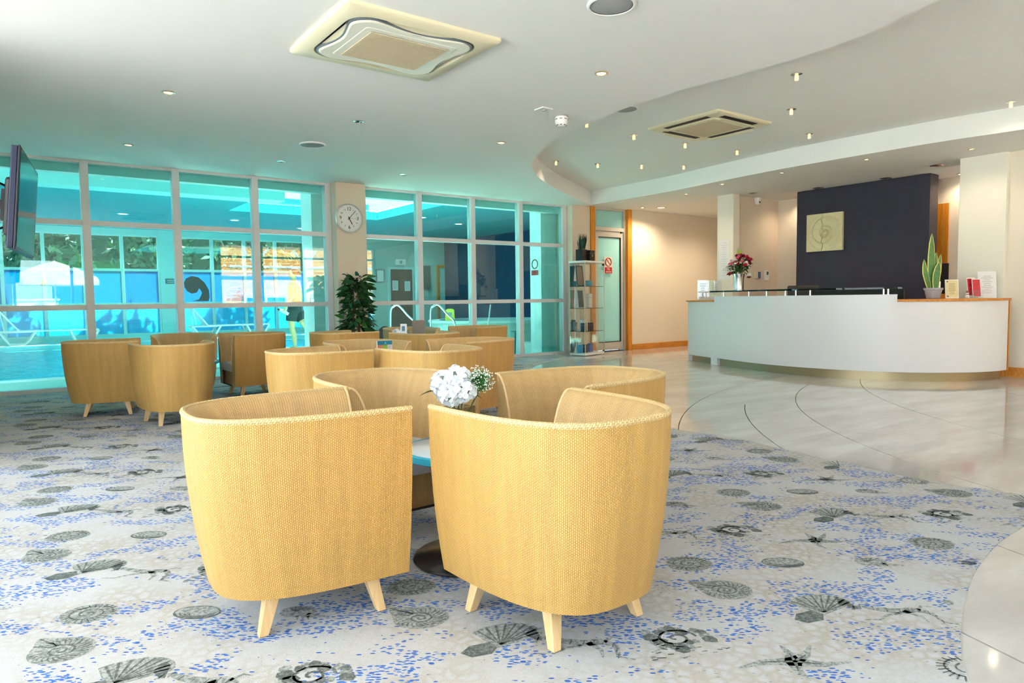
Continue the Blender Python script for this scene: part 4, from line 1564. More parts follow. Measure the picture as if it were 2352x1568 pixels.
# bouquet in a chrome vase
bq = thing('bouquet_vase', 'silver vase with a bouquet of red, pink and white flowers', 'bouquet', (8.53, 6.0, 1.083))
part('vase', MB().lathe([(0, 0), (0.075, 0), (0.075, 0.012), (0.068, 0.02), (0.07, 0.16), (0.083, 0.24), (0.078, 0.24), (0.064, 0.16), (0, 0.15)], 24), CHROME, bq, smooth=True)
fl = random.Random(9)


def bloom(c, r, n, rd):
    """rose-like bloom of cupped petals"""
    mb = MB()
    for k in range(n):
        t = k / n
        th = k * 2.4
        rr = r * (0.25 + 0.75 * t)
        up = 1.0 - 0.75 * t
        o_ = Vector((math.cos(th), math.sin(th), 0))
        s_ = Vector((-math.sin(th), math.cos(th), 0))
        b_ = Vector(c) + o_ * rr * .35
        tp = Vector(c) + o_ * rr + Vector((0, 0, r * up))
        w = r * .45
        mb.add([b_ - s_ * w * .4, b_ + s_ * w * .4, tp + s_ * w - Vector((0, 0, r * .15)), tp + o_ * r * .08, tp - s_ * w - Vector((0, 0, r * .15))], [(0, 1, 2, 3, 4)])
    return mb


RED = mat('crimson_petal', (0.55, 0.02, 0.05), 0.5)
PINK = mat('pink_petal', (0.80, 0.16, 0.26), 0.5)
PLUM = mat('plum_petal', (0.20, 0.01, 0.04), 0.5)
WP = mat('cream_petal', (0.88, 0.84, 0.82), 0.5)
spots = []
for k in range(30):
    th = fl.random() * 2 * PI
    rr = 0.235 * math.sqrt(fl.random())
    zz = 0.50 - 0.9 * rr * rr * 6 + fl.uniform(-.03, .03)
    spots.append((rr * math.cos(th), rr * math.sin(th), zz))
spots += [(-0.10, -0.12, 0.40), (0.05, -0.15, 0.42), (0.0, -0.17, 0.36), (0.13, -0.06, 0.44), (-0.16, -0.02, 0.42)]
for k, p in enumerate(spots):
    mtl = [PINK, RED, PLUM, PLUM, WP][k % 5]
    part('bloom', bloom(p, fl.uniform(.035, .05), 12, fl), mtl, bq)
    if k % 2 == 0:
        part('stem', MB().tube([(p[0] * .15, p[1] * .15, 0.16), (p[0] * .4, p[1] * .4, 0.28), (p[0], p[1], p[2] - .01)], 0.004, 5), STEM, bq)
bl = leaf_mesh(0.13, 0.05, 0.05).mesh('leaf', LEAF, True)
for k in range(46):
    th = fl.random() * 2 * PI
    o = link('leaf', bl, bq, (0.06 * math.cos(th), 0.06 * math.sin(th), fl.uniform(.26, .42)), (fl.uniform(-.3, .8), fl.uniform(-.4, .4), th - PI / 2))
for k in range(3):
    part('bud_spike', MB().tube([(0.02 * k - .02, 0, 0.45), (0.03 * k - .03, 0, 0.55), (0.035 * k - .035, 0, 0.60)], [0.012, 0.014, 0.003], 6), mat('lime_bud', (0.35, 0.45, 0.05), 0.5), bq, smooth=True)

# snake plant
sp_ = thing('snake_plant', 'variegated snake plant in a grey embossed pot on the desk', 'plant', (8.73, 3.50, DT))
part('pot', MB().lathe([(0, 0), (0.062, 0), (0.07, 0.006), (0.092, 0.10), (0.101, 0.104), (0.101, 0.125), (0.09, 0.125), (0.084, 0.105), (0, 0.10)], 30), mat('grey_ceramic', (0.42, 0.44, 0.50), 0.45, bump=0.8, bscale=60), sp_, smooth=True)
part('soil', MB().lathe([(0, 0.104), (0.085, 0.104), (0.085, 0.108), (0, 0.108)], 20), mat('soil', (0.05, 0.035, 0.02), 0.9), sp_)


def blade(pts, ws, normal):
    """sword leaf: green middle, yellow edges"""
    mb = MB()
    P = catmull(pts, 5)
    k = len(P)
    nv = Vector(normal).normalized()
    vs, fs, mi = [], [], []
    for i, p in enumerate(P):
        t = i / (k - 1)
        d = (P[min(i + 1, k - 1)] - P[max(i - 1, 0)]).normalized()
        s_ = d.cross(nv).normalized()
        j = min(int(t * (len(ws) - 1)), len(ws) - 2)
        w = ws[j] + (ws[j + 1] - ws[j]) * (t * (len(ws) - 1) - j)
        e = min(0.009, w * .35)
        for q, cup in ((-w, .25), (-w + e, .18), (0, 0), (w - e, .18), (w, .25)):
            vs.append(p + s_ * q + nv * (-abs(q) * cup))
    o_ = 0
    for i in range(k - 1):
        for q in range(4):
            a = i * 5 + q
            mb.f.append((a, a + 1, a + 6, a + 5))
            mb.mi.append(1 if q in (0, 3) else 0)
    mb.v = [tuple(v) for v in vs]
    return mb


SNG = mat('snake_leaf_green', (0.07, 0.22, 0.05), 0.4, noise=0.55, nscale=38)
SNY = mat('snake_leaf_yellow', (0.72, 0.66, 0.16), 0.4)
fdir = Vector((-fw0.x, -fw0.y, 0))
rr3 = Vector((rt0.x, rt0.y, 0))
for base_, mid, tip, ws in (((-.005, .02), (-.01, 0.36), (-.018, 0.66), [0.028, 0.042, 0.046, 0.044, 0.030, 0.002]), ((-.035, .0), (-.09, .22), (-.115, .36), [0.022, 0.036, 0.038, 0.026, 0.002]),
                            ((.02, -.02), (.03, .20), (.055, .33), [0.026, 0.042, 0.045, 0.034, 0.002]), ((.035, .02), (.07, .24), (.092, .42), [0.02, 0.032, 0.034, 0.024, 0.002]),
                            ((.0, .03), (.035, .32), (.045, .44), [0.02, 0.03, 0.032, 0.024, 0.002])):
    fz = fdir * (-base_[1])
    part('leaf', blade([rr3 * base_[0] + fz + Vector((0, 0, .10)), rr3 * mid[0] + fz + Vector((0, 0, .10 + mid[1] * .9)), rr3 * tip[0] + fz + Vector((0, 0, .10 + tip[1]))], ws, fdir + rr3 * base_[0] * -4), [SNG, SNY], sp_, smooth=True)
part('plant_label', MB().box(-.01, .01, -.001, .001, .10, .20).xf(Matrix.Translation((0.045, -0.05, 0)) @ Matrix.Rotation(CAM_ROT, 4, 'Z')), WHITE, sp_)

cd_ = thing('framed_card', 'small white-edged cream card standing beside the snake plant', 'card', (8.955, 3.385, DT), CAM_ROT)
part('frame', MB().box(-.078, .078, -.004, .004, 0.0, .222), WHITE, cd_, rot=(R(-5), 0, 0))
part('sheet', MB().box(-.069, .069, -.0055, -.0042, 0.012, .212), mat('cream_card', (0.80, 0.73, 0.42), 0.6), cd_, rot=(R(-5), 0, 0))
part('print', lines_mb(0.12, 0.15, 8, -0.0056, 0.19, 5), mat('olive_print', (0.52, 0.46, 0.24), 0.8), cd_, rot=(R(-5), 0, 0))
part('emblem', MB().box(-.06, -.045, -.0062, -.0056, .19, .205).box(-.06, -.042, -.0062, -.0056, .018, .032), mat('maroon_print', (0.30, 0.06, 0.10), 0.6), cd_, rot=(R(-5), 0, 0))

fg = thing('snowman_figurine', 'tiny white figurine with orange nose standing on the desk', 'figurine', (9.08, 3.27, DT), CAM_ROT)
part('body', MB().lathe([(0, 0), (0.02, 0.002), (0.025, 0.018), (0.02, 0.034), (0.012, 0.042), (0.017, 0.052), (0.017, 0.062), (0.008, 0.074), (0, 0.076)], 16), WHITE, fg, smooth=True)
part('hat', MB().lathe([(0.018, 0.064), (0.016, 0.072), (0.006, 0.088), (0, 0.09)], 12), mat('brown_hat', (0.25, 0.10, 0.05), 0.7), fg, smooth=True)
part('nose', MB().lathe([(0.003, 0), (0, 0.014)], 8).xf(Matrix.Translation((0, -0.015, 0.058)) @ Matrix.Rotation(R(90), 4, 'X')), mat('orange_nose', (0.8, 0.3, 0.05), 0.6), fg)
part('scarf', MB().lathe([(0.013, 0.040), (0.017, 0.043), (0.013, 0.047)], 12), BLACK, fg, smooth=True)

br = thing('brochure_holder', 'clear holder with two red brochures at the desk end', 'brochure holder', (9.19, 3.235, DT), CAM_ROT + R(6))
part('holder', MB().box(-.075, .085, -.035, -.032, 0, .10).box(-.075, .085, -.032, .03, 0, .003).box(-.075, .085, .027, .03, 0, .14), CLEARGLASS, br)
REDB = mat('red_brochure', (0.58, 0.012, 0.03), 0.35, noise=0.45, nscale=18)
for k, (x0, z0, y0) in enumerate(((-.072, .03, .012), (-.035, .012, -.022))):
    b_ = part('brochure', MB().box(x0, x0 + .105, y0, y0 + .005, z0, z0 + .215), PAPER, br, rot=(R(-8), 0, R(0)))
    part('cover_print', MB().box(x0 + .006, x0 + .099, y0 - .001, y0, z0 + .006, z0 + .205), REDB, b_)
pp = thing('notice_sheet', 'white printed notice propped against the ivory pillar', 'notice', (9.36, 3.16, DT), CAM_ROT)
part('sheet', MB().box(-.11, .11, 0, .003, 0, .315), PAPER, pp, rot=(R(-4), 0, 0))
part('print', lines_mb(0.2, 0.24, 10, -0.0005, 0.28, 8), mat('faint_print2', (0.62, 0.62, 0.66), 0.8), pp, rot=(R(-4), 0, 0))

# staff side: monitor, chair back, low screens
mon = thing('computer_monitor', 'black computer monitor seen from behind the snake plant', 'monitor', (9.55, 3.80, 0.73), CAM_ROT + R(10))
part('screen', MB().box(-.17, .17, -.02, .02, .27, .66), BLACK, mon, bevel=0.008)
part('stand', MB().box(-.03, .03, -.01, .03, .02, .3).box(-.1, .1, -.07, .07, 0, .02), BLACK, mon)
part('front_tray', MB().box(-.15, .02, -.13, -.05, .20, .26), mat('orange_tray', (0.75, 0.25, 0.02), 0.5), mon)  # tray in a plain orange base colour
struct('office_counter', MB().box(9.2, 9.9, 3.62, 4.15, 0.02, 0.73), mat('office_grey', (0.12, 0.11, 0.11), 0.6))
bpy.data.objects['office_counter'].pop('kind')
tag(bpy.data.objects['office_counter'], 'low dark work cabinet behind the desk under the monitor', 'cabinet')
oc = thing('office_chair', 'black office chair back just above the glass shelf', 'chair', (8.95, 5.25, 0.004), CAM_ROT)
part('backrest', MB().box(-.22, .22, -.03, .03, .62, 1.135), BLACK, oc, bevel=0.02)
part('seat', MB().box(-.23, .23, -.46, -.02, .42, .50), BLACK, oc, bevel=0.03)
part('column', MB().lathe([(0, 0), (.26, .0), (.26, .03), (.03, .06), (.025, .43), (0, .43)], 20, (0, -.22, 0)), BLACK, oc, smooth=True)
sc_ = thing('desk_screen', 'low black screen panel behind the glass shelf', 'screen', (8.62, 4.35, 0.731), R(-96))
part('panel', MB().box(-.62, .62, -.02, .02, 0, .335), BLACK, sc_, bevel=0.006)
part('feet', MB().box(-.5, -.4, -.1, .1, 0, .01).box(.4, .5, -.1, .1, 0, .01), BLACK, sc_)

# ---- wall plaque: nautilus relief in two halves
pq = thing('nautilus_plaque', 'square cream plaque with carved nautilus, split down the middle', 'wall art', (10.30, 5.685, 1.975))
PLQ = mat('cast_plaster', (0.80, 0.70, 0.42), 0.75, noise=0.12, nscale=25, bump=0.3, bscale=120)
G_ = 96
HW = 0.29


def relief(x, y):
    dx, dy = x - 0.015, y + 0.01
    r = math.hypot(dx, dy)
    a = math.atan2(dy, dx)
    ph = math.log(max(r, .006) / 0.03) / math.log(2.3) + (a + 1.2) / (2 * PI)
    f = ph - math.floor(ph)
    h_ = 0.040 * (f ** 1.3 if f < 0.86 else 0.86 ** 1.3 * (1 - f) / 0.14)
    if r < 0.032:
        h_ = 0.030 * math.sqrt(max(0, 1 - (r / 0.034) ** 2))
    fade = max(0.0, min(1.0, (0.285 - r) / 0.03))
    return h_ * fade


def crack(y):
    return -0.028 + 0.006 * math.sin(y * 22) + 0.004 * math.sin(y * 51)


for side in (-1, 1):
    mb = MB()
    cols = 40
    rows_ = 80
    for j in range(rows_ + 1):
        y = -HW + 2 * HW * j / rows_
        c = crack(y)
        xa, xb = (-HW, c - 0.004) if side < 0 else (c + 0.004, HW)
        for i in range(cols + 1):
            x = xa + (xb - xa) * i / cols
            mb.v.append((x, y, 0.045 + relief(x, y)))
    for j in range(rows_):
        for i in range(cols):
            a = j * (cols + 1) + i
            mb.f.append((a, a + 1, a + cols + 2, a + cols + 1))
    # sides
    o_ = len(mb.v)
    ring = [j * (cols + 1) for j in range(rows_ + 1)] + [rows_ * (cols + 1) + i for i in range(1, cols + 1)] + [j * (cols + 1) + cols for j in range(rows_ - 1, -1, -1)] + [i for i in range(cols - 1, 0, -1)]
    for q in ring:
        x, y, _ = mb.v[q]
        mb.v.append((x, y, 0.004))
    k = len(ring)
    for q in range(k):
        mb.f.append((ring[q], ring[(q + 1) % k], o_ + (q + 1) % k, o_ + q))
    mb.mi = [0] * len(mb.f)
    part('half', mb.xf(FACE_MX.to_4x4()), PLQ, pq, smooth=True)

# ---- small wall fittings
cctv = thing('cctv_camera', 'white dome security camera under the ceiling by the desk', 'camera', (10.32, 6.90, 2.60))
part('base', MB().lathe([(0, 0.03), (0.06, 0.03), (0.06, 0.058), (0, 0.058)], 20), WHITE, cctv, smooth=True)
part('dome', MB().lathe([(0, -0.055), (0.03, -0.05), (0.052, -0.02), (0.055, 0.03)], 20), WHITE, cctv, smooth=True)
part('lens', MB().lathe([(0, 0), (0.016, 0), (0.014, 0.01), (0, 0.012)], 12).xf(Matrix.Translation((-0.012, -0.046, -0.02)) @ Matrix.Rotation(R(80), 4, 'X')), BLACK, cctv)
sw = thing('light_switch', 'cream and blue switch plate on the beige wall', 'switch', (10.39, 6.93, 1.36))
part('plate', MB().box(-.09, -.005, -.008, 0, -.055, .055), CREAM, sw)
part('plate', MB().box(.0, .07, -.01, 0, -.055, .055), mat('blue_plate', (0.10, 0.15, 0.42), 0.4), sw)  # blue is the plate's base colour
th_ = thing('thermostat', 'white thermostat with dark display on the beige wall', 'thermostat', (10.63, 6.93, 1.355))
part('case', MB().box(-.055, .055, -.025, 0, -.085, .085), WHITE, th_, bevel=0.004)
part('display', MB().box(-.02, .035, -.0265, -.025, .01, .065), mat('lcd', (0.06, 0.08, 0.05), 0.3), th_)
np_ = thing('pillar_notice', 'tall white notice taped to the slim ivory pillar', 'notice', (9.549, 6.995, 0))
part('sheet', MB().box(-.004, 0, -.105, .105, 1.28, 1.93), PAPER, np_)
mb = MB()
for k in range(15):
    ww = random.uniform(.05, .16)
    mb.box(-.0048, -.004, -ww / 2, ww / 2, 1.345 + k * .038, 1.350 + k * .038)
part('print', mb, MATS['faint_print'], np_)

# ---- no entry sign on the door
sg = thing('no_entry_sign', 'white and red no entry sign on the frosted door', 'sign', (9.07, 9.212, 1.605))
part('board', MB().box(-.105, .105, -.006, 0, -.155, .155), mat('sign_cream', (0.80, 0.74, 0.64), 0.5), sg)
SR = mat('sign_red', (0.50, 0.012, 0.02), 0.4)
part('red_panel', MB().box(-.092, .092, -.008, -.006, -.148, -.035), SR, sg)
mb = MB().tube([(0.075 * math.cos(a), -.008, 0.062 + 0.075 * math.sin(a)) for a in [2 * PI * i / 32 for i in range(32)]], 0.0085, 6, closed=True)
mb.obox((0, -.008, 0.062), (0.145, 0.004, 0.014), Matrix.Rotation(R(45), 3, 'Y'))
part('prohibition_ring', mb, SR, sg)
for tx, zz in (('No', -.066), ('entry', -.115)):
    part('lettering', text_mb(tx, 0.062).xf(Matrix.Translation((0, -.0085, zz)) @ FM), WHITE, sg)

# ------------------------------------------------------------------ glass display cabinet
dc = thing('display_cabinet', 'tall glass display cabinet on white base beside the frosted door', 'cabinet', (7.985, 8.67, 0.0), R(13))
DCW, DCD, DCH = 0.60, 0.33, 1.645
part('base', MB().box(0, DCW, 0, DCD, 0.01, 0.05), WHITE, dc, bevel=0.004)
part('top', MB().box(-.01, DCW + .01, -.01, DCD + .01, DCH - .035, DCH), WHITE, dc, bevel=0.004)
part('front_glass', MB().box(0.006, DCW - .006, 0.004, 0.009, .05, DCH - .035), CLEARGLASS, dc)
part('side_glass', MB().box(0.0, 0.005, 0.004, DCD - .004, .05, DCH - .035), CLEARGLASS, dc)
part('side_glass', MB().box(DCW - .005, DCW, 0.004, DCD - .004, .05, DCH - .035), CLEARGLASS, dc)
part('mirror_back', MB().box(0.006, 0.30, DCD - .012, DCD - .006, .05, DCH - .035), mat('mirror', (0.85, 0.87, 0.87), 0.03, 1.0), dc)
SH = [0.42, 0.82, 1.20]
for z in SH:
    part('shelf', MB().box(0.008, DCW - .008, 0.012, DCD - .014, z, z + .008), GREENGLASS, dc)
part('corner_trim', MB().box(-.004, .008, -.002, .010, .05, DCH - .035).box(DCW - .006, DCW + .003, -.002, .008, .05, DCH - .035), STEEL, dc)
part('lock', MB().box(DCW - .06, DCW - .015, -.012, .004, DCH - .075, DCH - .045).box(DCW - .05, DCW - .02, -.012, .004, .055, .08), BLACK, dc)
dcM = Matrix.Translation((7.985, 8.67, 0.0)) @ Matrix.Rotation(R(13), 4, 'Z')


def in_cab(x, y, z):
    return tuple(dcM @ Vector((x, y, z)))


def carton(name, label, x, y, z, w, d, h, m, rz=0.0, cat='box'):
    t = thing(name, label, cat, in_cab(x, y, z), R(13) + rz)
    part('carton', MB().box(-w / 2, w / 2, -d / 2, d / 2, 0, h), m, t, bevel=0.003)
    part('lid_edge', MB().box(-w / 2 - .001, w / 2 + .001, -d / 2 - .001, d / 2 + .001, h * .7, h * .7 + .004), INK, t)
    return t


BOXBLUE = mat('bright_blue_box', (0.02, 0.36, 0.70), 0.4)
BOXNAVY = mat('navy_box', (0.012, 0.016, 0.05), 0.4)
carton('gift_box', 'cyan gift box on the upper cabinet shelf', 0.34, 0.15, SH[2] + .009, .10, .08, .10, mat('cyan_box', (0.02, 0.42, 0.62), 0.4))
carton('gift_box', 'white upright box on the second cabinet shelf', 0.42, 0.2, SH[1] + .009, .11, .06, .25, WHITE)
carton('gift_box', 'white box between navy boxes on the lower cabinet shelf', 0.22, 0.2, SH[0] + .009, .13, .06, .19, WHITE)
carton('gift_box', 'navy box left of the white one on the lower shelf', 0.12, 0.12, SH[0] + .009, .09, .06, .14, BOXNAVY)
carton('gift_box', 'navy box right of the white one on the lower shelf', 0.34, 0.12, SH[0] + .009, .10, .06, .14, BOXNAVY)
carton('gift_box', 'light blue box on the cabinet floor, left', 0.06, 0.15, .051, .09, .06, .14, BOXBLUE)
carton('gift_box', 'navy box on the cabinet floor, centre', 0.19, 0.14, .051, .11, .06, .14, BOXNAVY)
carton('gift_box', 'bright blue box on the cabinet floor, right', 0.36, 0.14, .051, .09, .06, .15, mat('royal_box', (0.02, 0.16, 0.62), 0.4))
carton('gift_box', 'white box behind the navy one on the cabinet floor', 0.22, 0.28, .051, .13, .05, .22, WHITE)
pf = thing('framed_photo', 'dark-framed brown photo leaning on the upper cabinet shelf', 'photo', in_cab(0.16, 0.2, SH[2] + .009), R(13))
part('frame', MB().box(-.10, .10, -.006, .006, 0, .36), DARK, pf, rot=(R(-6), 0, 0))
part('picture', MB().box(-.085, .085, -.008, -.006, .015, .345), mat('brown_photo', (0.36, 0.17, 0.10), 0.4, noise=0.5, nscale=12), pf, rot=(R(-6), 0, 0))
pf = thing('framed_photo', 'dark photo panel leaning on the second cabinet shelf', 'photo', in_cab(0.17, 0.2, SH[1] + .009), R(13))
part('frame', MB().box(-.09, .09, -.006, .006, 0, .32), STEEL, pf, rot=(R(-6), 0, 0))
part('picture', MB().box(-.075, .075, -.008, -.006, .015, .305), mat('dark_photo', (0.14, 0.09, 0.08), 0.4, noise=0.6, nscale=14), pf, rot=(R(-6), 0, 0))
vb_ = thing('perfume_vase', 'small clear ornament on the left of the lower shelf', 'ornament', in_cab(0.03 + .03, 0.25, SH[0] + .009), R(13))
part('bottle', MB().lathe([(0, 0), (.03, 0), (.04, .05), (.03, .12), (.045, .15), (.04, .15), (.025, .12), (0, .02)], 14), VASEGLASS, vb_, smooth=True)
part('stopper', MB().lathe([(0, .04), (.03, .05), (0, .09)], 10), mat('amber_ball', (0.5, 0.3, 0.12), 0.3), vb_, smooth=True)
cn = thing('white_cone_ornament', 'slim white cone ornament on the cabinet floor', 'ornament', in_cab(0.07, 0.24, .051), 0)
part('cone', MB().lathe([(0, 0), (.045, 0), (.012, .12), (.008, .2), (0, .205)], 14), WHITE, cn, smooth=True)
part('foot', MB().lathe([(0, 0), (.05, 0), (.05, .008), (0, .008)], 14), WHITE, cn)
# on top of the cabinet
gp = thing('grass_pot', 'small spiky dark green plant in a black pot on the cabinet', 'plant', in_cab(0.22, 0.22, DCH + .001), R(13))
part('pot', MB().box(-.08, .08, -.07, .07, 0, .205), BLACK, gp, bevel=0.004)
gr = random.Random(4)
mb = MB()
for k in range(70):
    x, y = gr.uniform(-.05, .07), gr.uniform(-.05, .05)
    hgt = gr.uniform(.16, .30)
    lx = gr.uniform(-.05, .09)
    mb.add([(x - .005, y, .2), (x + .005, y, .2), (x + lx * .5 + .003, y + gr.uniform(-.03, .03), .2 + hgt * .6), (x + lx, y + gr.uniform(-.03, .03), .2 + hgt)], [(0, 1, 2), (0, 2, 3)])
part('blades', mb, mat('dark_grass', (0.012, 0.06, 0.035), 0.5), gp)
bc = carton('black_gift_box', 'black box with a tiny gold emblem on the cabinet', 0.40, 0.15, DCH + .001, .145, .08, .195, BLACK)
part('emblem', MB().add([(-.018, -.042, .085), (.018, -.042, .085), (0, -.042, .125)], [(0, 1, 2)]), mat('gold', (0.7, 0.5, 0.12), 0.3, 0.6), bc)

# ------------------------------------------------------------------ air conditioning cassettes
def rounded_rect(hx, hy, r, n=6):
    out = []
    for cx, cy, a0 in ((hx - r, hy - r, 0), (-hx + r, hy - r, 90), (-hx + r, -hy + r, 180), (hx - r, -hy + r, 270)):
        for i in range(n + 1):
            a = R(a0 + 90 * i / n)
            out.append((cx + r * math.cos(a), cy + r * math.sin(a)))
    return out


def loft(loops, zs, cap_first=False, cap_last=True):
    mb = MB()
    k = len(loops[0])
    for lp, z in zip(loops, zs):
        mb.v += [(x, y, z) for x, y in lp]
    for q in range(len(loops) - 1):
        for i in range(k):
            mb.f.append((q * k + i, q * k + (i + 1) % k, (q + 1) * k + (i + 1) % k, (q + 1) * k + i))
    if cap_last:
        mb.f.append(tuple((len(loops) - 1) * k + i for i in range(k)))
    if cap_first:
        mb.f.append(tuple(reversed(range(k))))
    mb.mi = [0] * len(mb.f)
    return mb


def grille(hx, hy, z, n):
    mb = MB()
    for i in range(n + 1):
        x = -hx + 2 * hx * i / n
        mb.box(x - .0022, x + .0022, -hy, hy, z - .004, z)
    m = int(n * hy / hx)
    for i in range(m + 1):
        y = -hy + 2 * hy * i / m
        mb.box(-hx, hx, y - .0022, y + .0022, z - .005, z - .001)
    return mb


# near unit: square flange, curved vane slots around a pillow-shaped panel
ac = thing('ceiling_cassette', 'large cream air conditioning cassette with curved vanes, nearest on the ceiling', 'air conditioner', (2.105, 4.09, ZC))
hx, hy = 0.525, 0.475
part('flange', loft([rounded_rect(hx, hy, .02), rounded_rect(hx, hy, .02), rounded_rect(hx - .012, hy - .012, .02), rounded_rect(hx - .09, hy - .09, .14), rounded_rect(hx - .095, hy - .095, .14)],
                    [0.0, -0.018, -0.030, -0.034, 0.0], cap_last=False), ACCREAM, ac, smooth=True)
part('slot_liner', loft([rounded_rect(hx - .09, hy - .09, .14), rounded_rect(hx - .092, hy - .092, .14)], [-0.030, -0.004]), mat('slot_dark', (0.05, 0.055, 0.06), 0.6), ac)


def pillow(hx, hy, dent, corner, n=14):
    """rounded square whose sides are pulled in"""
    out = []
    base = rounded_rect(hx, hy, corner, 8)
    for x, y in catmull_closed(base):
        u, v = x / hx, y / hy
        if abs(u) > abs(v):
            x -= math.copysign(dent * max(0, math.cos(v * 1.35 * PI / 2)) ** 1.5, x)
        else:
            y -= math.copysign(dent * max(0, math.cos(u * 1.35 * PI / 2)) ** 1.5, y)
        out.append((x, y))
    return out


def catmull_closed(pts):
    out = []
    k = len(pts)
    for i in range(k):
        a, b = pts[i], pts[(i + 1) % k]
        d = math.hypot(b[0] - a[0], b[1] - a[1])
        m = max(1, int(d / 0.02))
        for q in range(m):
            out.append((a[0] + (b[0] - a[0]) * q / m, a[1] + (b[1] - a[1]) * q / m))
    return out


p1 = pillow(hx - .115, hy - .115, 0.048, .13)
p2 = [(x * .97, y * .97) for x, y in p1]
part('panel', loft([p1, p1, p2], [-0.004, -0.040, -0.046]), mat('cassette_panel', (0.80, 0.78, 0.68), 0.4), ac)
part('panel_edge', loft([[(x * 1.03, y * 1.03) for x, y in p1]] * 2 + [p1], [-0.004, -0.036, -0.038], cap_last=False), mat('slate_trim', (0.16, 0.19, 0.21), 0.4), ac, smooth=True)
part('intake_frame', loft([rounded_rect(.315, .275, .03), rounded_rect(.312, .272, .03)], [-0.046, -0.049]), MATS['cassette_panel'], ac)
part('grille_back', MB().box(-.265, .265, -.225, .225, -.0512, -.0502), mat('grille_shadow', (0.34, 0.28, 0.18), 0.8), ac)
part('grille', grille(.265, .225, -.0508, 44), ACGRILLE, ac)
for sx, sy in ((1, 0), (-1, 0), (0, 1), (0, -1)):
    w = 0.50 if sx else 0.60
    mb = MB()
    nseg = 12
    for i in range(nseg + 1):
        t = -1 + 2 * i / nseg
        out_ = (hx if sx else hy) - .116
        inn = out_ - .004 - 0.042 * math.cos(t * PI / 2) ** .8
        for d, z in ((out_, -.022), (inn, -.035)):
            mb.v.append((sx * d if sx else t * w / 2, sy * d if sy else t * w / 2, z))
    for i in range(nseg):
        mb.f.append((2 * i, 2 * i + 1, 2 * i + 3, 2 * i + 2))
    mb.mi = [0] * len(mb.f)
    part('vane', mb, ACCREAM, ac, smooth=True)
part('badge', MB().box(-.03, .03, -.31, -.30, -.0452, -.0438), STEEL, ac)

# recess unit: four straight slots
ac2 = thing('ceiling_cassette', 'flat yellowish air conditioning cassette in the raised ceiling recess', 'air conditioner', (6.37, 4.88, ZR))
hx, hy = 0.475, 0.475
part('flange', loft([rounded_rect(hx, hy, .015), rounded_rect(hx, hy, .015), rounded_rect(hx - .02, hy - .02, .015)], [0, -.02, -.03]), ACCREAM, ac2)
for sx, sy in ((1, 0), (-1, 0), (0, 1), (0, -1)):
    d = 0.385
    if sx:
        part('slot', MB().box(sx * d - .035, sx * d + .035, -.29, .29, -.032, -.0295), mat('slot_black', (0.02, 0.02, 0.02), 0.6), ac2)
        part('vane', MB().box(sx * d - .018, sx * d + .030, -.285, .285, -.037, -.033), ACCREAM, ac2, rot=(0, R(4 * sx), 0))
    else:
        part('slot', MB().box(-.29, .29, sy * d - .035, sy * d + .035, -.032, -.0295), MATS['slot_black'], ac2)
        part('vane', MB().box(-.285, .285, sy * d - .018, sy * d + .030, -.037, -.033), ACCREAM, ac2, rot=(R(-4 * sy), 0, 0))
part('intake_panel', loft([rounded_rect(.315, .315, .02), rounded_rect(.305, .305, .02)], [-.030, -.042]), ACCREAM, ac2)
part('grille', grille(.26, .26, -.042, 40), ACGRILLE, ac2)

# ------------------------------------------------------------------ speakers, detectors
SPK = [(2.69, 7.14, ZC, 0.125, 'round grey ceiling speaker above the left chairs'), (2.84, 2.85, ZC, 0.128, 'large round grey ceiling speaker cut by the top of the photo'),
       (5.10, 4.93, ZR, 0.12, 'grey ceiling speaker half hidden by the curved ceiling edge')]
for x, y, z, r, lab in SPK:
    s_ = thing('ceiling_speaker', lab, 'speaker', (x, y, z))
    s_['group'] = 'ceiling speakers'
    part('rim', MB().lathe([(r - .006, 0), (r + .012, 0), (r + .012, -.008), (r, -.014), (r - .006, -.010)], 40, cap=False), WHITE, s_, smooth=True)
    part('grille', MB().lathe([(0, -.016), (r * .7, -.013), (r - .004, -.006), (r - .004, 0), (0, 0)], 40), SPKGREY, s_, smooth=True)
sm = thing('smoke_detector', 'white slotted smoke detector below the ceiling', 'smoke detector', (4.15, 4.81, ZC))
part('collar', MB().lathe([(0, 0), (.062, 0), (.062, -.012), (0, -.012)], 28), mat('grey_collar', (0.35, 0.35, 0.35), 0.5), sm)
part('body', MB().lathe([(.0, -.012), (.058, -.012), (.058, -.06), (.047, -.085), (.03, -.095), (0, -.095)], 28), WHITE, sm, smooth=True)
mb = MB()
for k in range(8):
    a = k * PI / 4
    mb.obox((.0582 * math.cos(a), .0582 * math.sin(a), -.035), (.002, .026, .005), Matrix.Rotation(a, 3, 'Z'))
    mb.obox((.0455 * math.cos(a), .0455 * math.sin(a), -.086), (.006, .018, .005), Matrix.Rotation(a, 3, 'Z'))
part('slots', mb, BLACK, sm)
se = thing('ceiling_sensor', 'small flat white sensor beside the smoke detector', 'sensor', (3.87, 4.72, ZC))
part('plate', MB().box(-.06, .06, -.06, .06, -.012, 0), WHITE, se, bevel=0.004)
part('eye', MB().lathe([(0, -.022), (.018, -.018), (.02, -.011), (0, -.011)], 14), mat('sensor_grey', (0.5, 0.5, 0.53), 0.4), se, smooth=True)


# ------------------------------------------------------------------ lamps in the ceilings
def lamp_light(parent, z, watts, size=150, col=(1.0, 0.80, 0.55)):
    ld = bpy.data.lights.new('lamp', 'SPOT')
    ld.energy = watts * LAMP
    ld.color = col
    ld.spot_size = R(size)
    ld.spot_blend = 0.8
    ld.shadow_soft_size = 0.03
    o = bpy.data.objects.new('lamp', ld)
    COL.objects.link(o)
    o.parent = parent
    o.location = (0, 0, z)


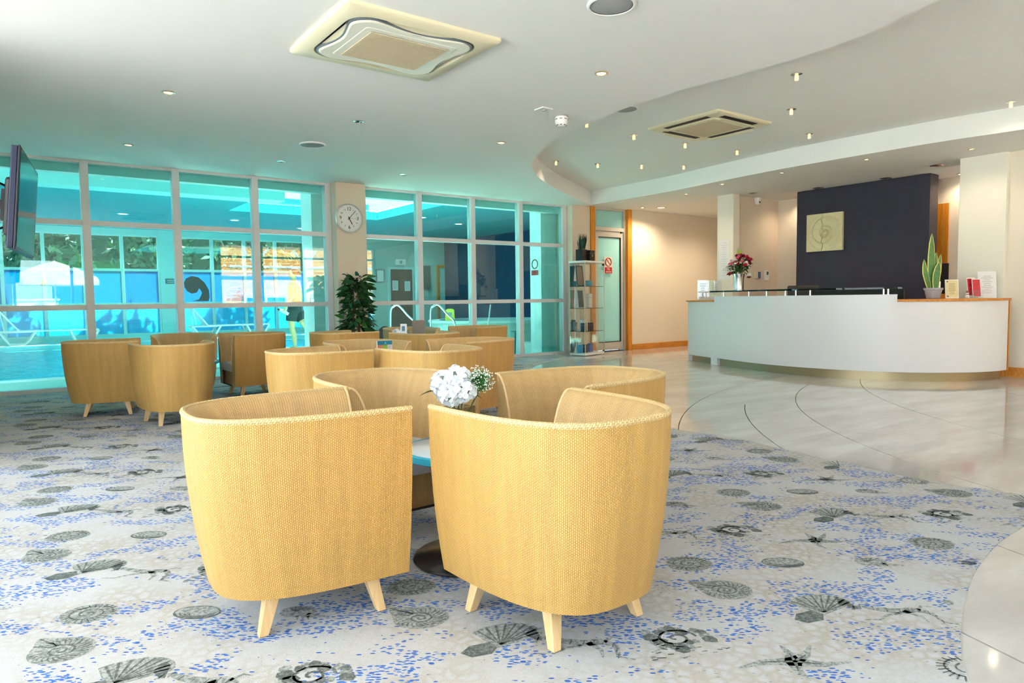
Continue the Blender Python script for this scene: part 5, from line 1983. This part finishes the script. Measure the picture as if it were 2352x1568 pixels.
def downlight(x, y, z, label, lit=True, r=0.05, watts=10, group='recessed downlights'):
    t = thing('downlight', label, 'downlight', (x, y, z), 0, group)
    part('bezel', MB().lathe([(r * .72, 0), (r, 0), (r * 1.02, -.004), (r * .74, -.008), (r * .70, -.003)], 28, cap=False), mat('brass_bezel', (0.72, 0.58, 0.36), 0.3, 0.8) if lit else CHROME, t, smooth=True)
    part('bulb' if lit else 'dark_bulb', MB().lathe([(0, -.005), (r * .5, -.004), (r * .71, -.001), (0, -.001)], 20), LIT if lit else DARK, t, smooth=True)
    if lit:
        lamp_light(t, -0.03, watts)


downlight(1.11, 6.01, ZC, 'lit downlight at upper left, between cassette and television')
downlight(1.11, 8.20, ZC, 'faint lit downlight nearest the television and pool glazing')
downlight(2.71, 6.01, ZC, 'unlit chrome downlight below the large cassette', lit=False)
downlight(2.70, 8.19, ZC, 'unlit chrome downlight left of the round ceiling speaker near the glazing', lit=False)
downlight(4.31, 8.19, ZC, 'unlit chrome downlight above the second glass wall', lit=False)
downlight(4.31, 5.97, ZC, 'lit downlight between the clock and the smoke detector')
downlight(3.62, 3.74, ZC, 'lit downlight right of the large cassette, below the top speaker')
for i, (x, y, lab) in enumerate(((9.02, 3.25, 'lit soffit downlight nearest the right edge of the photo'), (8.58, 4.23, 'second lit soffit downlight from the right, above the dark partition'),
                                 (8.50, 5.32, 'third lit soffit downlight from the right'), (8.60, 6.35, 'fourth lit soffit downlight from the right'), (8.92, 7.27, 'leftmost lit soffit downlight, above the corridor'))):
    downlight(x, y, ZC, lab, True, 0.035, 14)
downlight(9.86, 8.62, ZC, 'large white lit downlight at the corridor mouth', True, 0.10, 75)
downlight(9.55, 8.80, ZC, 'small bright downlight over the frosted door', True, 0.05, 12)
downlight(11.3, 8.1, ZC, 'corridor downlight further in, washing the cream wall', True, 0.09, 60)
for x, y, lab in ((9.78, 3.92, 'dark glass downlight next to the broad ivory pillar'), (10.2, 4.75, 'dark glass downlight over the right half of the partition'),
                  (10.2, 5.76, 'dark glass downlight over the left half of the partition'), (9.77, 6.62, 'dark glass downlight beside the security camera')):
    downlight(x, y, ZC, lab, lit=False, r=0.075)
downlight(10.75, 6.4, ZC, 'hidden lit downlight behind the dark partition, left', True, 0.06, 16)
downlight(10.78, 4.0, ZC, 'hidden lit downlight behind the dark partition, right', True, 0.06, 16)


def pendant(x, y, label, watts=4):
    t = thing('crystal_spot', label, 'ceiling light', (x, y, ZR), 0, 'crystal spotlights in the recess')
    part('plate', MB().lathe([(0, 0), (.045, 0), (.047, -.004), (.03, -.009), (0, -.010)], 24), CHROME, t, smooth=True)
    part('crystal', MB().lathe([(0, -.010), (.016, -.010), (.017, -.05), (.013, -.056), (0, -.056)], 14), CRYSTAL, t, smooth=True)
    lamp_light(t, -0.07, watts, 160)


for x, y, lab in ((5.15, 5.55, 'crystal spotlight half hidden at the curved ceiling edge'), (5.56, 3.35, 'large crystal spotlight near the top of the recess'),
                  (6.55, 4.00, 'crystal spotlight right of the recess cassette'), (6.01, 5.67, 'crystal spotlight left of the recess cassette'),
                  (6.23, 7.34, 'leftmost crystal spotlight in the front row of the recess tip'), (6.85, 7.16, 'second crystal spotlight from the left at the recess tip'),
                  (7.45, 6.88, 'third crystal spotlight from the left at the recess tip'), (8.00, 6.57, 'fourth crystal spotlight from the left at the recess tip'),
                  (7.79, 5.52, 'crystal spotlight near the fascia, left of the partition'), (7.72, 4.48, 'crystal spotlight near the fascia, above the plaque'),
                  (6.88, 5.63, 'crystal spotlight just below the recess cassette'), (8.15, 2.60, 'crystal spotlight at the right edge of the photo')):
    pendant(x, y, lab)
# pool hall lamps
for x, y, lab in ((-0.1, 18.3, 'pool hall lamp seen under the television'), (2.3, 18.3, 'pool hall lamp above the left loungers, near row'), (4.8, 18.3, 'pool hall lamp beside the brick reflection'), (0.4, 20.9, 'pool hall lamp of the far row, left'),
                  (2.9, 20.9, 'pool hall lamp of the far row, middle'), (5.3, 20.9, 'pool hall lamp of the far row, right'), (8.6, 15.4, 'pool hall lamp behind the second glass wall, left'),
                  (10.2, 16.2, 'pool hall lamp above the yellow sign'), (8.4, 11.4, 'bright oval pool hall lamp in the third bay of the second glass wall'), (9.7, 11.8, 'bright oval pool hall lamp in the last bay of the second glass wall'),
                  (11.8, 20.4, 'pool hall lamp washing the sage wall'), (6.9, 19.4, 'pool hall lamp over the pool corner')):
    t = thing('pool_lamp', lab, 'ceiling light', (x, y, ZP), 0, 'round pool hall lamps')
    part('bezel', MB().lathe([(.09, 0), (.125, 0), (.125, -.01), (.09, -.012)], 24, cap=False), WHITE, t, smooth=True)
    part('diffuser', MB().lathe([(0, -.008), (.09, -.006), (.09, -.001), (0, -.001)], 24), LITW, t, smooth=True)
    lamp_light(t, -0.05, 28, 160, (1.0, 0.95, 0.85))

# ------------------------------------------------------------------ pool hall furniture
LOUNG = mat('white_resin', (0.90, 0.93, 0.91), 0.4)


def make_lounger():
    t = thing('sun_lounger', 'x', 'sun lounger', group='white resin pool loungers')
    part('seat', MB().box(-0.75, 0.95, -.30, .30, .33, .37), LOUNG, t, bevel=0.01)
    m_ = Matrix.Translation((-0.75, 0, .35)) @ Matrix.Rotation(R(-58), 4, 'Y') @ Matrix.Translation((0.75, 0, -.35)) 
    part('backrest', MB().box(-1.42, -0.75, -.29, .29, .335, .37).xf(Matrix.Translation((-0.75, 0, .35)) @ Matrix.Rotation(R(52), 4, 'Y') @ Matrix.Translation((0.75, 0, -.35))), LOUNG, t, bevel=0.008)
    for y in (-.27, .27):
        part('leg', MB().tube([(-1.15, y, .33), (-1.0, y, .10), (-0.95, y, .02), (-0.65, y, .02), (-0.55, y, .12), (-.42, y, .33)], .028, 8), LOUNG, t, smooth=True)
        part('leg', MB().tube([(.32, y, .33), (.42, y, .10), (.48, y, .02), (.74, y, .02), (.82, y, .12), (.95, y, .33)], .028, 8), LOUNG, t, smooth=True)
        part('back_prop', MB().tube([(-1.12, y * .8, .78), (-1.05, y * .8, .35)], .015, 6), LOUNG, t)
        part('arm', MB().tube([(-1.2, y, .34), (-0.5, y, .34)], .025, 6), LOUNG, t)
    return t


lg = make_lounger()
lg.location = (1.0, 21.1, 0.0)
lg['label'] = 'white pool lounger with raised back, left under the windows'
l2 = copy_tree(lg)
l2.location = (5.35, 20.95, 0.0)
l2['label'] = 'white pool lounger with raised back, below the wave emblem'

# yellow wet floor sign
ws = thing('wet_floor_sign', 'yellow folding wet floor sign across the pool', 'sign', (8.80, 14.45, 0.0), CAM_ROT)
YEL = mat('safety_yellow', (0.72, 0.74, 0.04), 0.45)
for sgn in (-1, 1):
    part('panel', MB().prism([(-.14, 0), (.14, 0), (.105, .76), (.06, .79), (-.06, .79), (-.105, .76)], -.008, .008).xf(Matrix.Rotation(R(90), 4, 'X')), YEL, ws, rot=(R(9 * sgn), 0, 0), loc=(0, sgn * .12, 0))
part('print', MB().box(-.05, .05, -.012, -.008, .62, .70).box(-.07, .07, -.012, -.008, .30, .34).box(-.07, .07, -.012, -.008, .22, .26), INK, ws, rot=(R(-9), 0, 0), loc=(0, -.12, 0))
# pool handrails
for k, (x, y, lab) in enumerate(((6.60, 11.55, 'bent steel pool handrail, nearer one'), (6.15, 12.35, 'bent steel pool handrail, further one'))):
    hr = thing('pool_handrail', lab, 'handrail', (x, y, 0.0), CAM_ROT, 'steel pool handrails')
    part('tube', MB().tube([tuple(p) for p in catmull([(0, 0, 0), (0, 0, .75), (0.06, 0, .88), (0.16, 0, .90), (0.34, 0, .70), (0.44, 0, .60), (0.47, 0, .45), (0.47, 0, 0.03)], 6)], .02, 10), CHROME, hr, smooth=True)
    part('floor_flange', MB().lathe([(0, 0), (.05, 0), (.04, .012), (0, .012)], 16).lathe([(0, 0), (.05, 0), (.04, .012), (0, .012)], 16, (.47, 0, 0)), CHROME, hr)
# door and wall fittings across the pool
pd = struct_empty('door_2', 'dark panelled door with two white notices across the pool')
part('door_leaf', MB().box(10.69, 11.53, 21.44, 21.48, 0.0, 2.08), mat('dark_door', (0.06, 0.045, 0.03), 0.5), pd)
for k in range(7):
    part('door_board', MB().box(10.73, 11.49, 21.425, 21.44, 0.1 + k * .28, 0.36 + k * .28), mat('dark_board', (0.075, 0.055, 0.035), 0.5), pd)
part('door_frame', MB().box(10.61, 10.69, 21.42, 21.5, 0, 2.16).box(11.53, 11.61, 21.42, 21.5, 0, 2.16).box(10.69, 11.53, 21.42, 21.5, 2.08, 2.16), PALEFRAME, pd)
for x, z, lab in ((10.86, 1.52, 'left white notice on the dark pool door'), (11.33, 1.50, 'right white notice on the dark pool door')):
    t = thing('door_notice', lab, 'notice', (x, 21.42, z))
    part('sheet', MB().box(-.11, .11, -.004, 0, -.17, .17), PAPER, t)
    mb = MB()
    for k in range(6):
        mb.box(-.08, .08, -.006, -.004, .12 - k * .045, .132 - k * .045)
    part('print', mb, INK, t)
t = thing('exit_light', 'small square exit light above the dark pool door', 'light', (11.10, 21.47, 2.33))
part('case', MB().box(-.19, .19, -.05, .03, -.10, .10), WHITE, t)
part('legend', MB().box(-.05, .05, -.053, -.05, -.05, .05), INK, t)
t = thing('framed_notice', 'framed notice left of the dark pool door', 'notice', (10.33, 21.49, 1.85))
part('frame', MB().box(-.15, .15, -.02, .01, -.23, .23), STEEL, t)
part('sheet', MB().box(-.12, .12, -.023, -.02, -.19, .19), PAPER, t)
t = thing('notice_board', 'dark square board right of the pool door', 'board', (11.98, 21.465, 1.80))
part('board', MB().box(-.28, .28, -.03, .03, -.40, .40), mat('slate_board', (0.10, 0.14, 0.13), 0.6), t)
part('rim', MB().box(-.30, .30, -.02, .01, .40, .43).box(-.30, .30, -.02, .01, -.43, -.40), STEEL, t)
pd3 = struct_empty('door_3', 'pale door in an oak frame beside the blue wall')
part('door_frame', MB().box(12.55, 12.64, 21.42, 21.5, 0, 2.26).box(12.64, 12.88, 21.42, 21.5, 2.16, 2.26), OAK, pd3)
part('door_leaf', MB().box(12.64, 12.88, 21.46, 21.5, 0, 2.16), PALEFRAME, pd3)
# plaque, bench, boards
t = thing('wall_plaque', 'dark teal lettered plaque on the pier between pool windows', 'sign', (3.88, 21.84, 1.64))
part('board', MB().box(-.14, .14, -.015, .0, -.075, .075), mat('teal_plaque', (0.04, 0.16, 0.19), 0.5), t)
part('print', MB().box(-.10, .10, -.018, -.015, .015, .03).box(-.08, .08, -.018, -.015, -.035, -.02), PALEFRAME, t)
t = thing('pool_bench', 'dark bench table beside the walking swimmer', 'bench', (6.15, 16.9, 0.0), CAM_ROT)
t.location = (8.3, 18.9, 0)
part('top', MB().box(-.35, .12, -.2, .2, .56, .60), DARK, t)
for x in (-.3, .02, .09):
    part('leg', MB().box(x - .018, x + .018, -.17, .17, 0, .56), DARK, t)


def board(name, label, loc, w, h, m, lean=4):
    t = thing(name, label, 'board', loc, CAM_ROT)
    poly = [(-w / 2, 0), (w / 2, 0), (w / 2, h - w * .8)] + [(w / 2 * math.cos(a), h - w * .8 + w * .8 * math.sin(a)) for a in [PI * i / 12 for i in range(1, 12)]] + [(-w / 2, h - w * .8)]
    part('panel', MB().prism(poly, -.03, .03).xf(Matrix.Rotation(R(90), 4, 'X')), m, t, rot=(R(-lean), 0, 0))
    part('stripe', MB().box(-.006, .006, -.034, -.030, .1, h - w), INK, t, rot=(R(-lean), 0, 0))
    return t


board('float_board', 'grey-teal rounded board leaning behind the walking swimmer', (7.62, 20.6, 0.03), .27, 1.75, mat('grey_teal', (0.16, 0.30, 0.30), 0.5))
board('float_board', 'blue wavy-patterned board half hidden by the indoor tree', (5.02, 11.05, 0.0), .20, 1.40, mat('wavy_blue', (0.12, 0.38, 0.62), 0.5, noise=0.7, nscale=22))
t = thing('side_table', 'small blue-grey side table with a glass behind the last pane', 'table', (7.62, 9.98, 0.0), CAM_ROT)
t.location = (7.42, 9.85, 0)
part('top', MB().lathe([(0, .40), (.13, .40), (.13, .425), (0, .425)], 20), mat('blue_resin', (0.05, 0.16, 0.22), 0.4), t)
for k in range(3):
    a = k * 2.1
    part('leg', MB().tube([(.09 * math.cos(a), .09 * math.sin(a), .40), (.11 * math.cos(a), .11 * math.sin(a), 0)], .014, 8), MATS['blue_resin'], t)
t = thing('drinking_glass', 'clear tumbler on the small side table by the pier', 'glass', (7.42, 9.85, .427))
part('tumbler', MB().lathe([(0, 0), (.03, 0), (.036, .13), (.032, .13), (.027, .012), (0, .012)], 16), VASEGLASS, t, smooth=True)
part('straw', MB().tube([(.0, 0, .015), (.03, 0, .17)], .003, 5), WHITE, t)
t = thing('pool_squeegee', 'slim white pole with a dark squeegee head beside a mullion', 'squeegee', (6.78, 9.95, 0.0), CAM_ROT)
part('pole', MB().tube([(-.02, 0, 0), (.10, 0, .92)], .012, 8), WHITE, t, smooth=True)
part('head', MB().box(-.02, .22, -.03, .03, .91, .95), DARK, t)
t = thing('spa_tub', 'round pale spa tub wall behind the last glass panes', 'spa', (9.9, 14.2, 0.0))
part('wall', MB().lathe([(1.55, 0), (1.55, .42), (1.62, .45), (1.62, .50), (1.35, .50), (1.35, .3)], 40, cap=False), mat('spa_tiles', (0.50, 0.62, 0.56), 0.5), t, smooth=True)
part('water', MB().lathe([(0, .40), (1.36, .40)], 40, cap=False), mat('spa_water', (0.03, 0.22, 0.40), 0.05), t)
t = thing('no_diving_sign', 'white prohibition sign seen through the last pane', 'sign', (8.22, 10.2, 1.6), 0)
t.location = (7.798, 9.80, 1.58)
t.rotation_euler = (0, 0, R(-90))
part('board', MB().box(-.12, .12, -.006, 0, -.16, .16), WHITE, t)
part('ring', MB().tube([(0.08 * math.cos(a), -.008, 0.05 + 0.08 * math.sin(a)) for a in [2 * PI * i / 24 for i in range(24)]], 0.009, 6, closed=True), BLACK, t)
part('panel', MB().box(-.10, .10, -.008, -.006, -.15, -.06), SR, t)

# ------------------------------------------------------------------ swimmer walking beside the pool
SKIN = mat('tanned_skin', (0.50, 0.33, 0.17), 0.5, noise=0.08, nscale=6)
pe = thing('person', 'person in dark swim shorts walking left along the pool, holding a bottle', 'person', (4.80, 13.98, 0.0), math.atan2(-rt0.y, -rt0.x))
V, E, RAD = [], [], []


def jv(p, r, par=None):
    V.append(p)
    RAD.append(r if isinstance(r, tuple) else (r, r))
    if par is not None:
        E.append((par, len(V) - 1))
    return len(V) - 1


pelvis = jv((0, 0, .88), (.125, .155))
waist = jv((.01, 0, 1.02), (.10, .135), pelvis)
chest = jv((.0, 0, 1.20), (.115, .165), waist)
upch = jv((-.01, 0, 1.33), (.095, .15), chest)
neck = jv((.0, 0, 1.42), .055, upch)
hd0 = jv((.02, 0, 1.48), .06, neck)
hd1 = jv((.03, 0, 1.55), (.092, .078), hd0)
hd2 = jv((.02, 0, 1.62), (.088, .076), hd1)
hd3 = jv((.01, 0, 1.67), (.045, .04), hd2)
# near (left) arm swings forward with the bottle, far arm back
for side, pts in ((1, ((0, .17, 1.35), (-.03, .215, 1.13), (.09, .235, .93), (.13, .235, .86))), (-1, ((0, -.17, 1.35), (-.05, -.22, 1.12), (-.02, -.24, .90), (.0, -.24, .82)))):
    sh = jv(pts[0], .062, upch)
    up_ = jv(tuple((a + b) / 2 for a, b in zip(pts[0], pts[1])), .052, sh)
    el = jv(pts[1], .042, up_)
    fa_ = jv(tuple((a * .6 + b * .4) for a, b in zip(pts[1], pts[2])), .042, el)
    wr = jv(pts[2], .028, fa_)
    pa = jv(pts[3], (.022, .038), wr)
    kn = jv(tuple(b + (b - a) * .35 for a, b in zip(pts[2], pts[3])), (.018, .036), pa)
    for q in range(4):
        dy = (q - 1.5) * .019
        l = (.055, .064, .060, .047)[q]
        b0 = (V[kn][0] + dy * .6 + .008, V[kn][1] + dy * .5, V[kn][2] - .012)
        f1 = jv(b0, .0095, kn)
        f2 = jv((b0[0] + .018, b0[1] - .014 * side, b0[2] - l * .5), .009, f1)
        f3 = jv((b0[0] + .022, b0[1] - .034 * side, b0[2] - l * .8), .008, f2)
    th1 = jv((V[pa][0] + .035, V[pa][1] - .012 * side, V[pa][2] - .005), .011, pa)
    th2 = jv((V[pa][0] + .052, V[pa][1] - .024 * side, V[pa][2] - .035), .009, th1)
for pts, rs in ((((.02, .085, .80), (.06, .09, .62), (.05, .09, .45), (.01, .09, .26), (.0, .09, .08), (.10, .095, .035), (.17, .1, .025)), (.095, .082, .058, .055, .036, .036, .022)),
                (((-.01, -.085, .80), (-.10, -.085, .62), (-.19, -.085, .47), (-.34, -.085, .34), (-.47, -.085, .22), (-.43, -.09, .11), (-.37, -.09, .05)), (.095, .082, .058, .055, .036, .034, .022))):
    pr_ = pelvis
    for p, r in zip(pts, rs):
        pr_ = jv(p, r, pr_)
me = bpy.data.meshes.new('body')
me.from_pydata(V, E, [])
body = link('body', me, pe)
me.materials.append(SKIN)
smod = body.modifiers.new('skin', 'SKIN')
smod.use_smooth_shade = True
sub = body.modifiers.new('sub', 'SUBSURF')
sub.levels = sub.render_levels = 2
if not me.skin_vertices:
    me.skin_vertices.new()
for i, sv in enumerate(me.skin_vertices[0].data):
    sv.radius = RAD[i]
    sv.use_root = (i == 0)


def limb_sleeve(mb, pts, rs, n=16):
    mb.tube(pts, rs, n)


sh_ = MB()
sh_.tube([(0, 0, 1.00), (0, 0, .94), (0, 0, .86), (0, 0, .78)], [.155, .168, .172, .15], 20)
sh_.v = [(x * .86, y * 1.08, z) for x, y, z in sh_.v]
sh_.tube([(.02, .085, .84), (.05, .09, .72), (.062, .09, .61)], [.115, .112, .108], 16)
sh_.tube([(-.01, -.085, .84), (-.06, -.085, .72), (-.11, -.085, .62)], [.115, .112, .108], 16)
part('shorts', sh_, mat('dark_shorts', (0.012, 0.025, 0.028), 0.8), pe, smooth=True)
hb = MB().lathe([(0, .10), (.04, .092), (.075, .06), (.09, .01), (.085, -.03), (.06, -.05)], 18, cap=False)
hb.v = [(x * 1.12 - .02, y * .98, z + 1.60) for x, y, z in hb.v]
part('hair', hb, mat('dark_hair', (0.05, 0.03, 0.018), 0.7), pe, smooth=True)
fc = MB()
for sy in (-1, 1):
    fc.lathe([(0, -.008), (.009, 0), (0, .008)], 8, (.118, sy * .03, 1.575))
part('eyes', fc, BLACK, pe)
part('nose', MB().lathe([(0, .022), (.012, .0), (.014, -.014), (0, -.02)], 8, (.122, 0, 1.552)), SKIN, pe, smooth=True)
part('mouth', MB().box(.108, .118, -.02, .02, 1.508, 1.514), mat('lips', (0.35, 0.14, 0.10), 0.5), pe)
for sy in (-1, 1):
    part('ear', MB().lathe([(0, -.026), (.014, -.01), (.016, .012), (0, .026)], 8, (.02, sy * .083, 1.56)), SKIN, pe, smooth=True)
# bottle in the leading hand
pm_ = Matrix.Translation(pe.location) @ Matrix.Rotation(pe.rotation_euler.z, 4, 'Z')
bt = thing('drink_bottle', 'white and black bottle held in the hand of the walking person', 'bottle', tuple(pm_ @ Vector((.165, .222, .80))), 0)
bt.rotation_euler = (R(0), R(62), pe.rotation_euler.z)
part('flask', MB().lathe([(0, -.10), (.03, -.10), (.033, -.08), (.033, .06), (.02, .085), (.018, .09), (0, .09)], 16), WHITE, bt, smooth=True)
part('cap', MB().lathe([(0, .09), (.024, .09), (.024, .125), (.01, .14), (0, .14)], 14), BLACK, bt, smooth=True)

# ------------------------------------------------------------------ outdoors
PAVE = mat('terrace_paving', (0.62, 0.60, 0.56), 0.9, noise=0.12, nscale=3)
struct('ground', MB().box(-45, 45, -45, -1.75, -0.3, -0.06).box(-45, -2.25, -1.75, 45, -0.3, -0.06).box(-2.25, 45, 22.35, 45, -0.3, -0.06), PAVE, label='sunlit terrace paving outside')
# trees beyond the far pool windows
TREEL = mat('tree_leaves', (0.020, 0.075, 0.022), 0.7, noise=0.6, nscale=3)
TREEL2 = mat('tree_leaves_light', (0.06, 0.14, 0.02), 0.7, noise=0.5, nscale=3)
tr_ = random.Random(21)
TREELAB = ['dense dark tree outside the far pool windows, below the television', 'dense dark tree outside, above the leftmost lounger', 'dense dark tree outside the middle far windows', 'dense dark tree outside, left of the pier with the plaque', 'dense dark tree outside, above the wave emblem', 'dense dark tree outside, behind the brick reflection', 'dense dark tree outside at the right of the far windows']
for k, x in enumerate((-5.0, -2.0, 1.0, 4.0, 7.0, 10.0, 13.0)):
    t = thing('garden_tree', TREELAB[k], 'tree', (x, 25.2 + (k % 2) * .3, -0.06), 0, 'trees outside the pool hall')
    part('trunk', MB().tube([(0, 0, 0), (.05, .03, 1.2), (-.03, .0, 2.6)], [.14, .11, .06], 8), BARK, t, smooth=True)
    for li, (mt, cnt) in enumerate(((TREEL, 1500), (TREEL2, 110))):
        mb = MB()
        for q in range(cnt):
            d = Vector((tr_.gauss(0, 1), tr_.gauss(0, 1), tr_.gauss(0, 1))).normalized() * (tr_.random() ** .4)
            p = Vector((d.x * 1.38, d.y * 1.3, 2.4 + d.z * 2.3))
            a = Vector((tr_.uniform(-1, 1), tr_.uniform(-1, 1), tr_.uniform(-1, 1))).normalized()
            b = a.cross(Vector((tr_.uniform(-1, 1), tr_.uniform(-1, 1), tr_.uniform(-1, 1)))).normalized()
            l, w = tr_.uniform(.12, .26), tr_.uniform(.05, .10)
            mb.add([p - a * l, p + b * w, p + a * l, p - b * w], [(0, 1, 2, 3)])
        part('crown' if li == 0 else 'young_shoots', mb, mt, t)
hd_ = MB().box(-9, 13, 28.0, 29.5, -0.06, 5.2)
hg = part('tall_hedge', hd_, mat('hedge_green', (0.010, 0.045, 0.018), 0.9, noise=0.8, nscale=5, bump=1.0, bscale=9), None)
tag(hg, 'tall dark hedge behind the garden trees', 'hedge')
# brick house opposite the entrance glazing, seen mirrored in the pool glass
bh = thing('brick_house', 'orange brick house with white windows, mirrored in the pool glass', 'building', (0, 0, 0))
part('wall', MB().box(6.6, 19.0, -16.0, -9.0, -0.06, 6.2), BRICK, bh)
part('band_course', MB().box(6.58, 19.0, -9.03, -8.97, 1.92, 2.02), mat('dark_band', (0.05, 0.045, 0.04), 0.7), bh)
part('roof', MB().box(6.3, 19.3, -16.3, -8.6, 6.2, 6.5), mat('slate_roof', (0.12, 0.12, 0.13), 0.7), bh)
PW = mat('blue_sky_glass', (0.05, 0.22, 0.48), 0.08)
for x0, x1, z0, z1 in ((7.5, 9.2, 0.1, 1.3), (10.2, 12.0, 0.1, 1.3), (13.2, 15.0, 0.1, 1.3), (7.4, 9.4, 3.3, 4.6), (10.2, 12.0, 3.3, 4.6), (13.2, 15.0, 3.3, 4.6)):
    w_ = part('window', MB().box(x0, x1, -9.0, -8.9, z0, z1), WHITE, bh)
    xm = (x0 + x1) / 2
    part('pane', MB().box(x0 + .1, xm - .05, -8.9, -8.885, z0 + .12, z1 - .12), PW, w_)
    part('pane', MB().box(xm + .05, x1 - .1, -8.9, -8.885, z0 + .12, z1 - .12), PW, w_)
# white tubular canopy in front of the house
cn_ = thing('entrance_canopy', 'white tubular steel canopy frame outside, mirrored in the pool glass', 'canopy', (0, 0, 0))
for x in (7.2, 9.0, 10.8, 12.6):
    part('post', MB().tube([(x, -6.2, -.06), (x, -6.2, 2.3)], .06, 10), WHITE, cn_, smooth=True)
    part('strut', MB().tube([(x, -6.2, 2.25), (x + .9, -6.2, 3.6)], .045, 8), WHITE, cn_, smooth=True)
    part('strut', MB().tube([(x, -6.2, 2.25), (x - .9, -6.2, 3.6)], .045, 8), WHITE, cn_, smooth=True)
part('beam', MB().tube([(6.3, -6.2, 2.25), (13.6, -6.2, 2.25)], .06, 10), WHITE, cn_, smooth=True)
part('beam', MB().tube([(6.3, -6.2, 3.6), (13.6, -6.2, 3.6)], .06, 10), WHITE, cn_, smooth=True)
# parasol and white garden wall
um = thing('garden_parasol', 'white and yellow garden parasol outside, mirrored in the pool glass', 'parasol', (1.35, -8.2, -0.06))
part('pole', MB().tube([(0, 0, 0), (0, 0, 2.45)], .03, 8), STEEL, um, smooth=True)
part('canopy', MB().lathe([(1.25, 1.85), (1.2, 1.98), (.6, 2.28), (0, 2.5)], 8, cap=False), mat('parasol_cloth', (0.85, 0.80, 0.66), 0.8), um)
part('fringe', MB().lathe([(1.25, 1.70), (1.25, 1.86)], 8, cap=False), mat('parasol_yellow', (0.85, 0.55, 0.10), 0.8), um)
part('base', MB().lathe([(0, 0), (.3, 0), (.28, .08), (0, .1)], 20), MATS['grey_collar'], um)
gw = part('garden_wall', MB().box(-1.5, 1.5, -10.4, -10.1, -0.06, 1.15).box(-1.55, 1.55, -10.45, -10.05, 1.15, 1.22), mat('white_render', (0.85, 0.83, 0.80), 0.8), None)
tag(gw, 'white rendered garden wall outside, mirrored in the pool glass', 'wall')
for k, (x, y, s_) in enumerate(((6.0, -8.0, 1.0), (4.6, -8.4, .8))):
    t = thing('garden_shrub', ('taller' if k == 0 else 'shorter') + ' light green shrub beside the brick house, mirrored in the glass', 'shrub', (x, y, -.06))
    mb = MB()
    for q in range(420):
        d = Vector((tr_.gauss(0, 1), tr_.gauss(0, 1), tr_.gauss(0, 1))).normalized() * (tr_.random() ** .4) * s_
        p = Vector((d.x * .6, d.y * .6, .75 * s_ + d.z * .75))
        a = Vector((tr_.uniform(-1, 1), tr_.uniform(-1, 1), tr_.uniform(-1, 1))).normalized()
        b = a.cross(Vector((0.3, 0.2, 1))).normalized()
        mb.add([p - a * .1, p + b * .04, p + a * .1, p - b * .04], [(0, 1, 2, 3)])
    part('foliage', mb, mat('lime_leaves', (0.25, 0.42, 0.06), 0.7), t)
    part('stem', MB().tube([(0, 0, 0), (0, 0, .6)], .03, 6), BARK, t)
# low hedge added outside the entrance glazing, keeps bright ground out of reflections
hg2 = part('added_low_hedge', MB().box(4.2, 12.0, -3.2, -2.5, -0.06, 0.94), mat('hedge_leaf', (0.03, 0.10, 0.02), 0.9, noise=0.7, nscale=18, bump=1.0, bscale=25), None, bevel=0.05)
tag(hg2, 'low hedge added outside the entrance glazing to hide bright ground in the reflection', 'hedge')
pr2 = part('sky_blocker', MB().box(4.4, 10.6, -4.6, -1.75, 2.78, 2.95), WHITE, None)  # unseen slab added over the entrance to cut the sky light
tag(pr2, 'unseen white slab added over the entrance to block sky light', 'sky blocker')
bk = part('dark_backdrop_hedge', MB().box(1.5, 6.4, -13.5, -12.5, -0.06, 4.2), MATS['hedge_leaf'], None)  # added dark block so the glass mirrors less brightness here
bk.name = 'added_dark_hedge'
tag(bk, 'tall dark hedge added beside the brick house to darken the pool glass reflection', 'hedge')
bn = thing('waste_bin', 'dark rounded waste bin behind the far chairs, under the indoor tree', 'bin', (4.05, 8.32, 0.0056))
part('body', MB().lathe([(0, 0), (.085, 0), (.09, .02), (.09, .52), (0, .52)], 24), mat('bin_grey', (0.10, 0.11, 0.11), 0.5), bn, smooth=True)
part('dome_lid', MB().lathe([(.094, .52), (.094, .56), (.07, .62), (.035, .65), (0, .66)], 24), MATS['bin_grey'], bn, smooth=True)
